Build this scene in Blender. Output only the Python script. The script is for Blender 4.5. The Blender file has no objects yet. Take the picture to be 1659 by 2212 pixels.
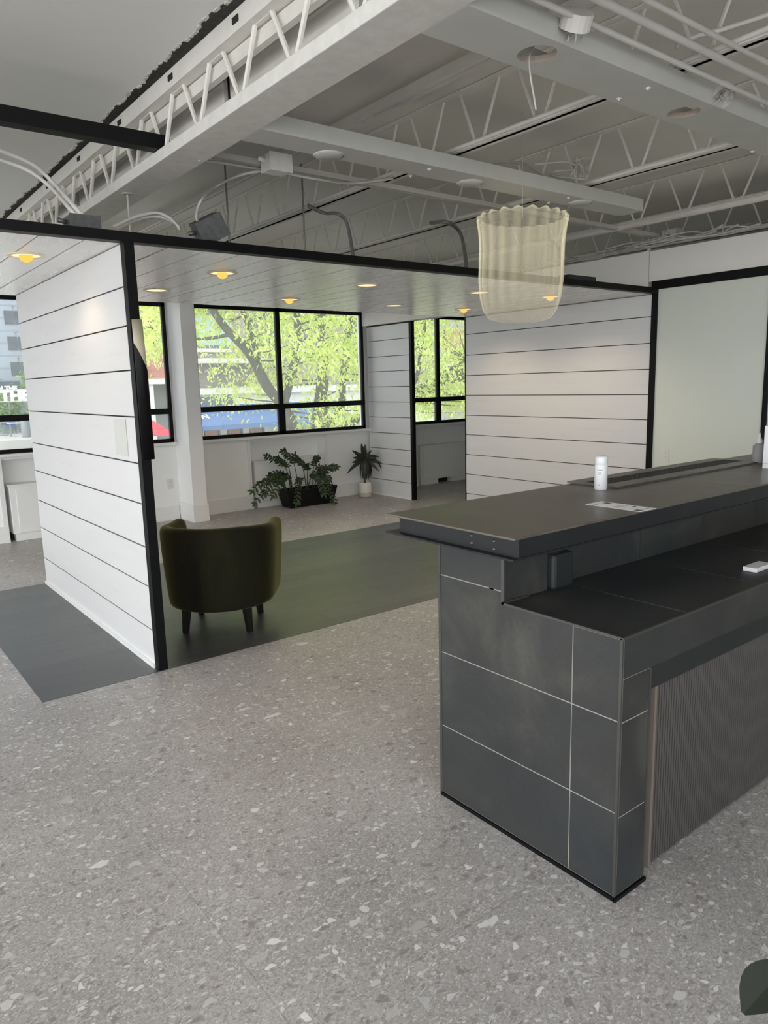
import bpy, bmesh, math, random
from mathutils import Vector, Matrix, Euler
random.seed(7)
sc = bpy.context.scene
COL = sc.collection
PI = math.pi
def R_(d): return math.radians(d)

# ------------------------------------------------------------------ camera
FPX, CX, CY, EYE = 1571.93, 829.5, 1106.0, Vector((0, 0, 1.5))
YAW, PIT, ROL = R_(37.754), R_(9.9974), R_(-1.4577)
fw = Vector((math.sin(YAW)*math.cos(PIT), math.cos(YAW)*math.cos(PIT), -math.sin(PIT)))
r0 = Vector((math.cos(YAW), -math.sin(YAW), 0)); u0 = r0.cross(fw)
rt = r0*math.cos(ROL)+u0*math.sin(ROL); up = -r0*math.sin(ROL)+u0*math.cos(ROL)
cam = bpy.data.cameras.new('camera'); co = bpy.data.objects.new('camera', cam); COL.objects.link(co)
co.matrix_world = Matrix(((rt.x, up.x, -fw.x, 0), (rt.y, up.y, -fw.y, 0), (rt.z, up.z, -fw.z, EYE.z), (0, 0, 0, 1)))
cam.sensor_fit = 'VERTICAL'; cam.sensor_height = 36.0; cam.lens = FPX*36.0/2212.0
cam.clip_start = 0.05; cam.clip_end = 500
sc.camera = co

def P(x, y, X=None, Y=None, Z=None):
    """a point of the room seen at photo coordinate x, y, lying in the plane X=, Y= or Z="""
    d = fw*FPX+rt*(x-CX)-up*(y-CY)
    if X is not None: t = X/d.x
    elif Y is not None: t = Y/d.y
    else: t = (Z-EYE.z)/d.z
    return EYE+d*t

# ------------------------------------------------------------------ materials
def newmat(name):
    m = bpy.data.materials.new(name); m.use_nodes = True
    nt = m.node_tree; nt.nodes.clear()
    out = nt.nodes.new('ShaderNodeOutputMaterial')
    return m, nt, out
def N(nt, typ, **kw):
    n = nt.nodes.new(typ)
    for k, v in kw.items():
        if k in n.inputs.keys(): n.inputs[k].default_value = v
        else: setattr(n, k, v)
    return n
def L(nt, a, b): nt.links.new(a, b)
def ramp(nt, stops, interp='LINEAR'):
    n = nt.nodes.new('ShaderNodeValToRGB'); n.color_ramp.interpolation = interp
    e = n.color_ramp.elements
    while len(e) > 1: e.remove(e[-1])
    e[0].position = stops[0][0]; e[0].color = c4(stops[0][1])
    for p, c in stops[1:]:
        x = e.new(p); x.color = c4(c)
    return n
def c4(c):
    return (c, c, c, 1) if isinstance(c, (int, float)) else (c[0], c[1], c[2], 1)
def srgb(r, g, b):
    f = lambda v: (v/12.92 if v <= .04045 else ((v+.055)/1.055)**2.4)
    return (f(r/255), f(g/255), f(b/255))
def mix(nt, fac, a, b, mode='MIX'):
    n = nt.nodes.new('ShaderNodeMix'); n.data_type = 'RGBA'; n.blend_type = mode
    for s, v in ((n.inputs[0], fac), (n.inputs[6], a), (n.inputs[7], b)):
        if hasattr(v, 'links') or hasattr(v, 'is_output'): L(nt, v, s)
        else: s.default_value = v if isinstance(v, float) else c4(v)
    return n.outputs[2]
def simple(name, col, rough=.6, metal=0.0, var=.06, scale=8.0, bump=0.0, spec=.5, stretch=None, coat=0.0):
    m, nt, out = newmat(name)
    b = N(nt, 'ShaderNodeBsdfPrincipled', Roughness=rough, Metallic=metal)
    b.inputs['Specular IOR Level'].default_value = spec
    b.inputs['Coat Weight'].default_value = coat
    tc = N(nt, 'ShaderNodeTexCoord'); src = tc.outputs['Object']
    if stretch:
        mp = N(nt, 'ShaderNodeMapping'); mp.inputs['Scale'].default_value = stretch
        L(nt, src, mp.inputs[0]); src = mp.outputs[0]
    nz = N(nt, 'ShaderNodeTexNoise', Scale=scale, Detail=5.0, Roughness=.6); L(nt, src, nz.inputs['Vector'])
    lo = tuple(max(0, c*(1-var)) for c in col); hi = tuple(c*(1+var) for c in col)
    rp = ramp(nt, [(.3, lo), (.7, hi)]); L(nt, nz.outputs['Fac'], rp.inputs[0])
    L(nt, rp.outputs[0], b.inputs['Base Color'])
    if bump:
        bp = N(nt, 'ShaderNodeBump', Strength=bump, Distance=.01); L(nt, nz.outputs['Fac'], bp.inputs['Height']); L(nt, bp.outputs[0], b.inputs['Normal'])
    L(nt, b.outputs[0], out.inputs[0])
    return m

def terrazzo():
    m, nt, out = newmat('terrazzo')
    b = N(nt, 'ShaderNodeBsdfPrincipled', Roughness=.42)
    tc = N(nt, 'ShaderNodeTexCoord'); v = tc.outputs['Object']
    wn = N(nt, 'ShaderNodeTexNoise', Scale=14.0, Detail=2.0); L(nt, v, wn.inputs['Vector'])
    wa = N(nt, 'ShaderNodeVectorMath', operation='MULTIPLY_ADD'); L(nt, wn.outputs['Color'], wa.inputs[0]); wa.inputs[1].default_value = (.03, .03, 0); L(nt, v, wa.inputs[2])
    big = N(nt, 'ShaderNodeTexNoise', Scale=2.2, Detail=4.0); L(nt, v, big.inputs['Vector'])
    fine = N(nt, 'ShaderNodeTexNoise', Scale=120.0, Detail=4.0, Roughness=.75); L(nt, v, fine.inputs['Vector'])
    br = ramp(nt, [(.3, srgb(156, 152, 149)), (.7, srgb(176, 172, 169))]); L(nt, big.outputs['Fac'], br.inputs[0])
    fr = ramp(nt, [(.33, .62), (.5, 1.0), (.68, 1.35)]); L(nt, fine.outputs['Fac'], fr.inputs[0])
    col = mix(nt, .75, br.outputs[0], fr.outputs[0], 'MULTIPLY')
    def chips(scale, sel, inner, colr, strength, seed, soft=.05):
        nonlocal col
        mp = N(nt, 'ShaderNodeMapping'); mp.inputs['Location'].default_value = (seed, seed*.37, 0); mp.inputs['Rotation'].default_value = (0, 0, seed); mp.inputs['Scale'].default_value = (1, 1.35, 1)
        L(nt, wa.outputs[0], mp.inputs[0])
        vo = N(nt, 'ShaderNodeTexVoronoi', voronoi_dimensions='2D', feature='F1', Scale=scale); L(nt, mp.outputs[0], vo.inputs['Vector'])
        ve = N(nt, 'ShaderNodeTexVoronoi', voronoi_dimensions='2D', feature='DISTANCE_TO_EDGE', Scale=scale); L(nt, mp.outputs[0], ve.inputs['Vector'])
        sp = N(nt, 'ShaderNodeSeparateColor'); L(nt, vo.outputs['Color'], sp.inputs[0])
        s = N(nt, 'ShaderNodeMath', operation='LESS_THAN'); L(nt, sp.outputs[0], s.inputs[0]); s.inputs[1].default_value = sel
        th = N(nt, 'ShaderNodeMath', operation='MULTIPLY_ADD'); L(nt, sp.outputs[1], th.inputs[0]); th.inputs[1].default_value = inner; th.inputs[2].default_value = .03
        df = N(nt, 'ShaderNodeMath', operation='SUBTRACT'); L(nt, ve.outputs['Distance'], df.inputs[0]); L(nt, th.outputs[0], df.inputs[1])
        mr = N(nt, 'ShaderNodeMapRange'); L(nt, df.outputs[0], mr.inputs[0]); mr.inputs[1].default_value = 0; mr.inputs[2].default_value = soft
        k = N(nt, 'ShaderNodeMath', operation='MULTIPLY'); L(nt, s.outputs[0], k.inputs[0]); L(nt, mr.outputs[0], k.inputs[1])
        k2 = N(nt, 'ShaderNodeMath', operation='MULTIPLY'); L(nt, k.outputs[0], k2.inputs[0]); k2.inputs[1].default_value = strength
        cr = ramp(nt, [(0, tuple(c*.75 for c in colr)), (1, tuple(min(1, c*1.25) for c in colr))]); L(nt, sp.outputs[2], cr.inputs[0])
        col = mix(nt, k2.outputs[0], col, cr.outputs[0])
    chips(150, .30, .12, srgb(200, 197, 194), .6, 3.1)
    chips(110, .25, .14, srgb(140, 133, 131), .6, 8.3)
    chips(62, .12, .20, srgb(206, 204, 201), .75, 1.7, .02)
    chips(48, .10, .20, srgb(132, 123, 122), .6, 5.9, .12)
    chips(33, .05, .30, srgb(215, 213, 211), .8, 2.6, .02)
    chips(27, .06, .24, srgb(126, 116, 114), .6, 9.4, .2)
    chips(22, .06, .26, srgb(172, 168, 165), .7, 4.2, .03)
    chips(18, .02, .34, srgb(210, 209, 208), .75, 6.6, .02)
    # thin joints of the large tiles
    sx = N(nt, 'ShaderNodeSeparateXYZ'); L(nt, v, sx.inputs[0])
    def joint(ch, off, per):
        a = N(nt, 'ShaderNodeMath', operation='ADD'); L(nt, sx.outputs[ch], a.inputs[0]); a.inputs[1].default_value = off
        mo = N(nt, 'ShaderNodeMath', operation='PINGPONG'); L(nt, a.outputs[0], mo.inputs[0]); mo.inputs[1].default_value = per/2
        lt = N(nt, 'ShaderNodeMath', operation='LESS_THAN'); L(nt, mo.outputs[0], lt.inputs[0]); lt.inputs[1].default_value = .0018
        return lt.outputs[0]
    j = N(nt, 'ShaderNodeMath', operation='MAXIMUM'); L(nt, joint(0, -.716, 2.4), j.inputs[0]); L(nt, joint(1, -3.70, 1.2), j.inputs[1])
    jm = N(nt, 'ShaderNodeMath', operation='MULTIPLY'); L(nt, j.outputs[0], jm.inputs[0]); jm.inputs[1].default_value = .28
    col = mix(nt, jm.outputs[0], col, srgb(95, 92, 90))
    L(nt, col, b.inputs['Base Color'])
    L(nt, b.outputs[0], out.inputs[0])
    return m

def dark_planks():
    m, nt, out = newmat('dark_plank_flooring')
    b = N(nt, 'ShaderNodeBsdfPrincipled', Roughness=.4); b.inputs['IOR'].default_value = 1.85
    tc = N(nt, 'ShaderNodeTexCoord')
    br = N(nt, 'ShaderNodeTexBrick', Scale=1.0); L(nt, tc.outputs['Object'], br.inputs['Vector'])
    br.inputs['Brick Width'].default_value = 1.25; br.inputs['Row Height'].default_value = .20; br.inputs['Mortar Size'].default_value = .0024
    br.inputs['Color1'].default_value = c4(srgb(56, 55, 56)); br.inputs['Color2'].default_value = c4(srgb(73, 72, 71)); br.inputs['Mortar'].default_value = c4(srgb(30, 29, 30))
    mp = N(nt, 'ShaderNodeMapping'); mp.inputs['Scale'].default_value = (1.5, 14, 1); L(nt, tc.outputs['Object'], mp.inputs[0])
    nz = N(nt, 'ShaderNodeTexNoise', Scale=3.0, Detail=6.0); L(nt, mp.outputs[0], nz.inputs['Vector'])
    rp = ramp(nt, [(.3, .85), (.7, 1.15)]); L(nt, nz.outputs['Fac'], rp.inputs[0])
    L(nt, mix(nt, 1.0, br.outputs['Color'], rp.outputs[0], 'MULTIPLY'), b.inputs['Base Color'])
    rr = ramp(nt, [(.3, .38), (.7, .46)]); L(nt, nz.outputs['Fac'], rr.inputs[0]); L(nt, rr.outputs[0], b.inputs['Roughness'])
    L(nt, b.outputs[0], out.inputs[0])
    return m

def slate_tile():
    m, nt, out = newmat('slate_tile')
    b = N(nt, 'ShaderNodeBsdfPrincipled', Roughness=.5)
    tc = N(nt, 'ShaderNodeTexCoord'); v = tc.outputs['Object']
    n1 = N(nt, 'ShaderNodeTexNoise', Scale=2.6, Detail=6.0, Roughness=.6, Distortion=.7); L(nt, v, n1.inputs['Vector'])
    n2 = N(nt, 'ShaderNodeTexNoise', Scale=2.3, Detail=3.0); L(nt, v, n2.inputs['Vector'])
    n3 = N(nt, 'ShaderNodeTexNoise', Scale=90.0, Detail=3.0); L(nt, v, n3.inputs['Vector'])
    r1 = ramp(nt, [(.32, srgb(41, 42, 43)), (.52, srgb(50, 51, 50)), (.72, srgb(72, 72, 67))]); L(nt, n1.outputs['Fac'], r1.inputs[0])
    r2 = ramp(nt, [(.35, (.86, .92, .98)), (.65, (1.08, 1.03, .97))]); L(nt, n2.outputs['Fac'], r2.inputs[0])
    c = mix(nt, 1.0, r1.outputs[0], r2.outputs[0], 'MULTIPLY')
    r3 = ramp(nt, [(.3, .9), (.7, 1.1)]); L(nt, n3.outputs['Fac'], r3.inputs[0])
    L(nt, mix(nt, 1.0, c, r3.outputs[0], 'MULTIPLY'), b.inputs['Base Color'])
    L(nt, b.outputs[0], out.inputs[0])
    return m

def steel_top():
    m, nt, out = newmat('blackened_steel_top')
    b = N(nt, 'ShaderNodeBsdfPrincipled', Roughness=.34, Metallic=.35)
    tc = N(nt, 'ShaderNodeTexCoord')
    mp = N(nt, 'ShaderNodeMapping'); mp.inputs['Scale'].default_value = (3, 1, 1); L(nt, tc.outputs['Object'], mp.inputs[0])
    n1 = N(nt, 'ShaderNodeTexNoise', Scale=3.0, Detail=5.0, Distortion=.4); L(nt, mp.outputs[0], n1.inputs['Vector'])
    r1 = ramp(nt, [(.3, srgb(84, 80, 74)), (.7, srgb(118, 109, 99))]); L(nt, n1.outputs['Fac'], r1.inputs[0])
    L(nt, r1.outputs[0], b.inputs['Base Color'])
    r2 = ramp(nt, [(.3, .3), (.7, .42)]); L(nt, n1.outputs['Fac'], r2.inputs[0]); L(nt, r2.outputs[0], b.inputs['Roughness'])
    L(nt, b.outputs[0], out.inputs[0])
    return m

def painted_boards(name, c, rough, streak, k=.9, bmp=.12):
    m, nt, out = newmat(name)
    b = N(nt, 'ShaderNodeBsdfPrincipled', Roughness=rough)
    tc = N(nt, 'ShaderNodeTexCoord')
    mp = N(nt, 'ShaderNodeMapping'); mp.inputs['Scale'].default_value = streak; L(nt, tc.outputs['Object'], mp.inputs[0])
    n1 = N(nt, 'ShaderNodeTexNoise', Scale=2.0, Detail=8.0, Roughness=.65); L(nt, mp.outputs[0], n1.inputs['Vector'])
    r1 = ramp(nt, [(.28, tuple(x*k for x in c)), (.42, c), (.75, tuple(min(1, x*1.03) for x in c))]); L(nt, n1.outputs['Fac'], r1.inputs[0])
    vo = N(nt, 'ShaderNodeTexVoronoi', Scale=5.5); L(nt, tc.outputs['Object'], vo.inputs['Vector'])
    kn = ramp(nt, [(0, .82), (.035, .85), (.06, 1.0)]); L(nt, vo.outputs['Distance'], kn.inputs[0])
    L(nt, mix(nt, .6, r1.outputs[0], kn.outputs[0], 'MULTIPLY'), b.inputs['Base Color'])
    bp = N(nt, 'ShaderNodeBump', Strength=bmp, Distance=.01); L(nt, n1.outputs['Fac'], bp.inputs['Height']); L(nt, bp.outputs[0], b.inputs['Normal'])
    rr = ramp(nt, [(.3, rough*.95), (.7, rough*1.05)]); L(nt, n1.outputs['Fac'], rr.inputs[0]); L(nt, rr.outputs[0], b.inputs['Roughness'])
    L(nt, b.outputs[0], out.inputs[0])
    return m

def glass():
    m, nt, out = newmat('window_glass')
    t = N(nt, 'ShaderNodeBsdfTransparent'); t.inputs[0].default_value = (.67, .685, .675, 1)
    g = N(nt, 'ShaderNodeBsdfGlossy', Roughness=.02)
    fr = N(nt, 'ShaderNodeFresnel', IOR=1.3)
    s = N(nt, 'ShaderNodeMixShader'); L(nt, fr.outputs[0], s.inputs[0]); L(nt, t.outputs[0], s.inputs[1]); L(nt, g.outputs[0], s.inputs[2])
    d = N(nt, 'ShaderNodeBsdfTranslucent'); d.inputs[0].default_value = (.9, .92, .9, 1)      # translucent share imitates the window glare as a pale veil
    dz = N(nt, 'ShaderNodeTexNoise', Scale=1.5, Detail=3.0); dr = ramp(nt, [(.3, .04), (.7, .06)]); L(nt, dz.outputs['Fac'], dr.inputs[0])
    s2 = N(nt, 'ShaderNodeMixShader'); L(nt, dr.outputs[0], s2.inputs[0]); L(nt, s.outputs[0], s2.inputs[1]); L(nt, d.outputs[0], s2.inputs[2])
    L(nt, s2.outputs[0], out.inputs[0]); return m

def emis(name, c, st):
    m, nt, out = newmat(name)
    e = N(nt, 'ShaderNodeEmission', Strength=st); e.inputs[0].default_value = c4(c)
    nz = N(nt, 'ShaderNodeTexNoise', Scale=4.0); rp = ramp(nt, [(0, tuple(x*.95 for x in c)), (1, c)]); L(nt, nz.outputs['Fac'], rp.inputs[0]); L(nt, rp.outputs[0], e.inputs[0])
    L(nt, e.outputs[0], out.inputs[0]); return m

def leafmat(name, c1, c2, trans=.5):
    m, nt, out = newmat(name)
    oi = N(nt, 'ShaderNodeNewGeometry')
    rp = ramp(nt, [(0, c1), (1, c2)]); L(nt, oi.outputs['Random Per Island'], rp.inputs[0])
    d = N(nt, 'ShaderNodeBsdfPrincipled', Roughness=.5); L(nt, rp.outputs[0], d.inputs['Base Color'])
    t = N(nt, 'ShaderNodeBsdfTranslucent'); L(nt, rp.outputs[0], t.inputs[0])
    s = N(nt, 'ShaderNodeMixShader'); s.inputs[0].default_value = trans
    L(nt, d.outputs[0], s.inputs[1]); L(nt, t.outputs[0], s.inputs[2]); L(nt, s.outputs[0], out.inputs[0]); return m

def brickmat(name, c1, c2, mortar, sx, sy):
    m, nt, out = newmat(name)
    b = N(nt, 'ShaderNodeBsdfPrincipled', Roughness=.85)
    tc = N(nt, 'ShaderNodeTexCoord')
    sp = N(nt, 'ShaderNodeSeparateXYZ'); L(nt, tc.outputs['Object'], sp.inputs[0])
    cb = N(nt, 'ShaderNodeCombineXYZ'); L(nt, sp.outputs[0], cb.inputs[0]); L(nt, sp.outputs[2], cb.inputs[1])
    br = N(nt, 'ShaderNodeTexBrick', Scale=1.0); L(nt, cb.outputs[0], br.inputs['Vector'])
    br.inputs['Brick Width'].default_value = sx; br.inputs['Row Height'].default_value = sy; br.inputs['Mortar Size'].default_value = sy*.08
    br.inputs['Color1'].default_value = c4(c1); br.inputs['Color2'].default_value = c4(c2); br.inputs['Mortar'].default_value = c4(mortar)
    L(nt, br.outputs['Color'], b.inputs['Base Color']); L(nt, b.outputs[0], out.inputs[0]); return m

def velvet():
    m, nt, out = newmat('olive_velvet')
    b = N(nt, 'ShaderNodeBsdfPrincipled', Roughness=.85); b.inputs['Specular IOR Level'].default_value = .15
    tc = N(nt, 'ShaderNodeTexCoord')
    mp = N(nt, 'ShaderNodeMapping'); mp.inputs['Scale'].default_value = (7, 7, 1.4); L(nt, tc.outputs['Object'], mp.inputs[0])
    n1 = N(nt, 'ShaderNodeTexNoise', Scale=1.0, Detail=5.0, Distortion=.3); L(nt, mp.outputs[0], n1.inputs['Vector'])
    r1 = ramp(nt, [(.3, srgb(14, 14, 9)), (.7, srgb(36, 34, 18))]); L(nt, n1.outputs['Fac'], r1.inputs[0])
    L(nt, r1.outputs[0], b.inputs['Base Color'])
    b.inputs['Sheen Weight'].default_value = .7; b.inputs['Sheen Roughness'].default_value = .35; b.inputs['Sheen Tint'].default_value = c4(srgb(150, 145, 90))
    L(nt, b.outputs[0], out.inputs[0]); return m

def ghost_reflection():
    m, nt, out = newmat('lamp_reflection_glow')
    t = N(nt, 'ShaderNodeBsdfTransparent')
    e = N(nt, 'ShaderNodeEmission', Strength=.62); e.inputs[0].default_value = c4((1, .89, .62))  # glow of the reflected lamp put into the emission
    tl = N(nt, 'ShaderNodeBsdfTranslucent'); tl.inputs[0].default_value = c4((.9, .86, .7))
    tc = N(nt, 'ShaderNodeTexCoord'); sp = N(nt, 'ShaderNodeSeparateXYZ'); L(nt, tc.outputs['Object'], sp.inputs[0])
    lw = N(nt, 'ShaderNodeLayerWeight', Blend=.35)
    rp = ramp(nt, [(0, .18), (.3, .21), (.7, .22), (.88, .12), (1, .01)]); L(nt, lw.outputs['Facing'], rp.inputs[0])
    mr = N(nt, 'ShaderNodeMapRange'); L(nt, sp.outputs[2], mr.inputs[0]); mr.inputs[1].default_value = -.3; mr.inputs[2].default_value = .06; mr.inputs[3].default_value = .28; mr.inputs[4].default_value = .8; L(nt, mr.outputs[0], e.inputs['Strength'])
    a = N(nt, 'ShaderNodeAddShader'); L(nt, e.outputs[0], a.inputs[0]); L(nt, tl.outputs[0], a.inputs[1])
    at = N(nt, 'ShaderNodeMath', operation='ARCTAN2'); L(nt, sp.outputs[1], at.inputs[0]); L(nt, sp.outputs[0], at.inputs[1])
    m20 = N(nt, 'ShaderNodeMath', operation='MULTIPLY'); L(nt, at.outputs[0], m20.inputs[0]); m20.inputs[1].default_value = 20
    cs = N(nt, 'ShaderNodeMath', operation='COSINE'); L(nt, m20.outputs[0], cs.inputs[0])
    fl = N(nt, 'ShaderNodeMath', operation='MULTIPLY_ADD'); L(nt, cs.outputs[0], fl.inputs[0]); fl.inputs[1].default_value = .28; fl.inputs[2].default_value = .92   # flute stripes of the reflection put into the alpha
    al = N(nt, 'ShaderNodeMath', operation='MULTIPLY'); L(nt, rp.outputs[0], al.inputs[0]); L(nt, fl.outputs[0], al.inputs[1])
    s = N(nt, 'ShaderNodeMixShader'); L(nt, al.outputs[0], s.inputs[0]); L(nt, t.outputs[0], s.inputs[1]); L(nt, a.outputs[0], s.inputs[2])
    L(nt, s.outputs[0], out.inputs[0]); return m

M = {}
M['terrazzo'] = terrazzo(); M['darkfloor'] = dark_planks(); M['slate'] = slate_tile(); M['steeltop'] = steel_top()
M['glass'] = glass(); M['velvet'] = velvet(); M['ghost'] = ghost_reflection()
M['wall'] = simple('white_wall_paint', srgb(238, 238, 236), .6, var=.015, scale=3)
M['wallgreen'] = simple('offwhite_smooth_paint', srgb(216, 219, 208), .65, var=.02, scale=2)
M['boards'] = painted_boards('white_painted_boards', srgb(218, 217, 216), .4, (.7, .9, 9), .94, .06)
M['boardsceil'] = painted_boards('white_painted_ceiling_boards', srgb(240, 239, 237), .27, (7, .8, 1), .97, .006)
M['trimwhite'] = simple('white_gloss_trim', srgb(232, 232, 230), .35, var=.015)
M['black'] = simple('black_paint', srgb(9, 9, 11), .5, var=.12, spec=.2)
M['ceil'] = simple('grey_white_ceiling_paint', srgb(232, 229, 222), .75, var=.04, scale=1.2)
M['ceil_left'] = simple('grey_drywall_ceiling', srgb(234, 234, 230), .75, var=.03, scale=.8)
M['steelpaint'] = simple('white_painted_steel', srgb(228, 225, 218), .5, var=.05, scale=12)
M['beampaint'] = simple('flaking_white_beam_paint', srgb(226, 224, 217), .55, var=.07, scale=18, bump=.1)
M['soffit'] = simple('painted_soffit_board', srgb(198, 198, 191), .6, var=.03)
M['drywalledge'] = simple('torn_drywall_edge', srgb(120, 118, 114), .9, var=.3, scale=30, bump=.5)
M['grout'] = simple('pale_grout', srgb(150, 146, 138), .8, var=.1)
M['strip'] = simple('steel_edge_strip', srgb(88, 87, 84), .4, .6, var=.1)
M['blacksteel'] = simple('black_steel', srgb(30, 32, 34), .45, 0, var=.12, spec=.35)
M['darkbox'] = simple('dark_plastic', srgb(34, 37, 37), .5, var=.1)
M['fluted'] = simple('fluted_grey_panel', srgb(66, 63, 60), .5, var=.06, scale=5)
M['tan'] = simple('tan_panel_edge', srgb(112, 102, 92), .6, var=.06)
M['galv'] = simple('galvanised_steel', srgb(96, 98, 97), .45, .5, var=.2, scale=40)
M['wood'] = simple('bare_wood_rim', srgb(172, 158, 146), .8, var=.1, scale=20)
M['plastic'] = simple('white_plastic', srgb(225, 224, 224), .35, var=.01)
M['offplastic'] = simple('ivory_plate', srgb(220, 220, 214), .4, var=.01)
M['greyplastic'] = simple('grey_plastic', srgb(150, 146, 146), .5, var=.05)
M['ink'] = simple('grey_ink', srgb(95, 97, 108), .7, var=.1)
M['paper'] = simple('white_paper', srgb(244, 243, 242), .7, var=.02)
M['tape'] = simple('grey_tape_patch', srgb(206, 207, 200), .5, var=.02)
M['potblack'] = simple('black_planter', srgb(8, 8, 10), .55, var=.1, spec=.3)
M['potwhite'] = simple('white_ceramic', srgb(222, 220, 214), .4, var=.02)
M['potbase'] = simple('bare_clay_base', srgb(196, 188, 176), .7, var=.04)
M['soil'] = simple('soil', srgb(40, 34, 30), .95, var=.3, scale=60)
M['zzleaf'] = leafmat('glossy_dark_leaf', srgb(16, 28, 18), srgb(52, 80, 38), .12)
M['dracleaf'] = leafmat('dull_strap_leaf', srgb(30, 35, 30), srgb(58, 66, 54), .1)
M['stem'] = simple('green_stem', srgb(66, 76, 48), .6, var=.15)
M['cane'] = simple('brown_cane', srgb(96, 84, 66), .8, var=.2)
M['legwood'] = simple('black_stained_leg', srgb(20, 19, 18), .4, var=.1)
M['bulb'] = emis('warm_bulb', (1, .52, .09), 1.35)
M['lens'] = emis('warm_lens', (1, .84, .5), 1.15)
M['trimring'] = simple('lamp_trim_ring', srgb(235, 225, 200), .4, var=.02)
M['sconcewhite'] = simple('cream_inner_shell', srgb(200, 190, 165), .6, var=.05)
M['cable'] = simple('painted_cable', srgb(190, 187, 180), .6, var=.05)
M['darkcable'] = simple('grey_metal_conduit', srgb(132, 130, 126), .5, .3, var=.1)
M['slot'] = simple('dark_void', srgb(34, 33, 32), .9, var=.1)
# outside
M['treeleaf'] = leafmat('spring_leaf', srgb(198, 216, 100), srgb(232, 240, 162), .55)
M['shrubleaf'] = leafmat('street_shrub_leaf', srgb(120, 150, 90), srgb(176, 200, 130), .4)
M['bark'] = simple('grey_bark', srgb(96, 92, 87), .9, var=.25, scale=9, bump=.4)
M['street'] = simple('pale_pavement', srgb(178, 175, 172), .85, var=.05, scale=.6)
M['greybrick'] = brickmat('grey_brown_brick', srgb(128, 119, 115), srgb(144, 135, 130), srgb(156, 150, 145), .24, .08)
M['redbrick'] = brickmat('red_brick', srgb(164, 104, 92), srgb(178, 118, 104), srgb(190, 160, 150), .24, .08)
M['palecladding'] = brickmat('pale_blue_cladding', srgb(160, 167, 179), srgb(168, 174, 186), srgb(148, 155, 167), 3.0, .75)
M['extwhite'] = simple('white_render', srgb(206, 204, 200), .8, var=.02)
M['extgrey'] = simple('grey_render', srgb(158, 158, 160), .8, var=.03)
M['extglass'] = simple('far_window_glass', srgb(98, 103, 110), .25, var=.2, scale=3)
M['extgreen'] = simple('teal_pane', srgb(150, 176, 176), .3, var=.1)
M['awning'] = simple('blue_awning', srgb(82, 108, 152), .8, var=.05)
M['red'] = simple('red_canvas', srgb(222, 52, 72), .8, var=.08)
M['bluechair'] = simple('blue_fabric', srgb(52, 84, 150), .7, var=.1)
M['signdark'] = simple('charcoal_sign', srgb(84, 92, 104), .7, var=.05)
M['lettering'] = simple('white_lettering', srgb(248, 248, 248), .6, var=.01)
M['grey2'] = simple('grey_street_metal', srgb(130, 134, 138), .6, var=.08)

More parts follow.
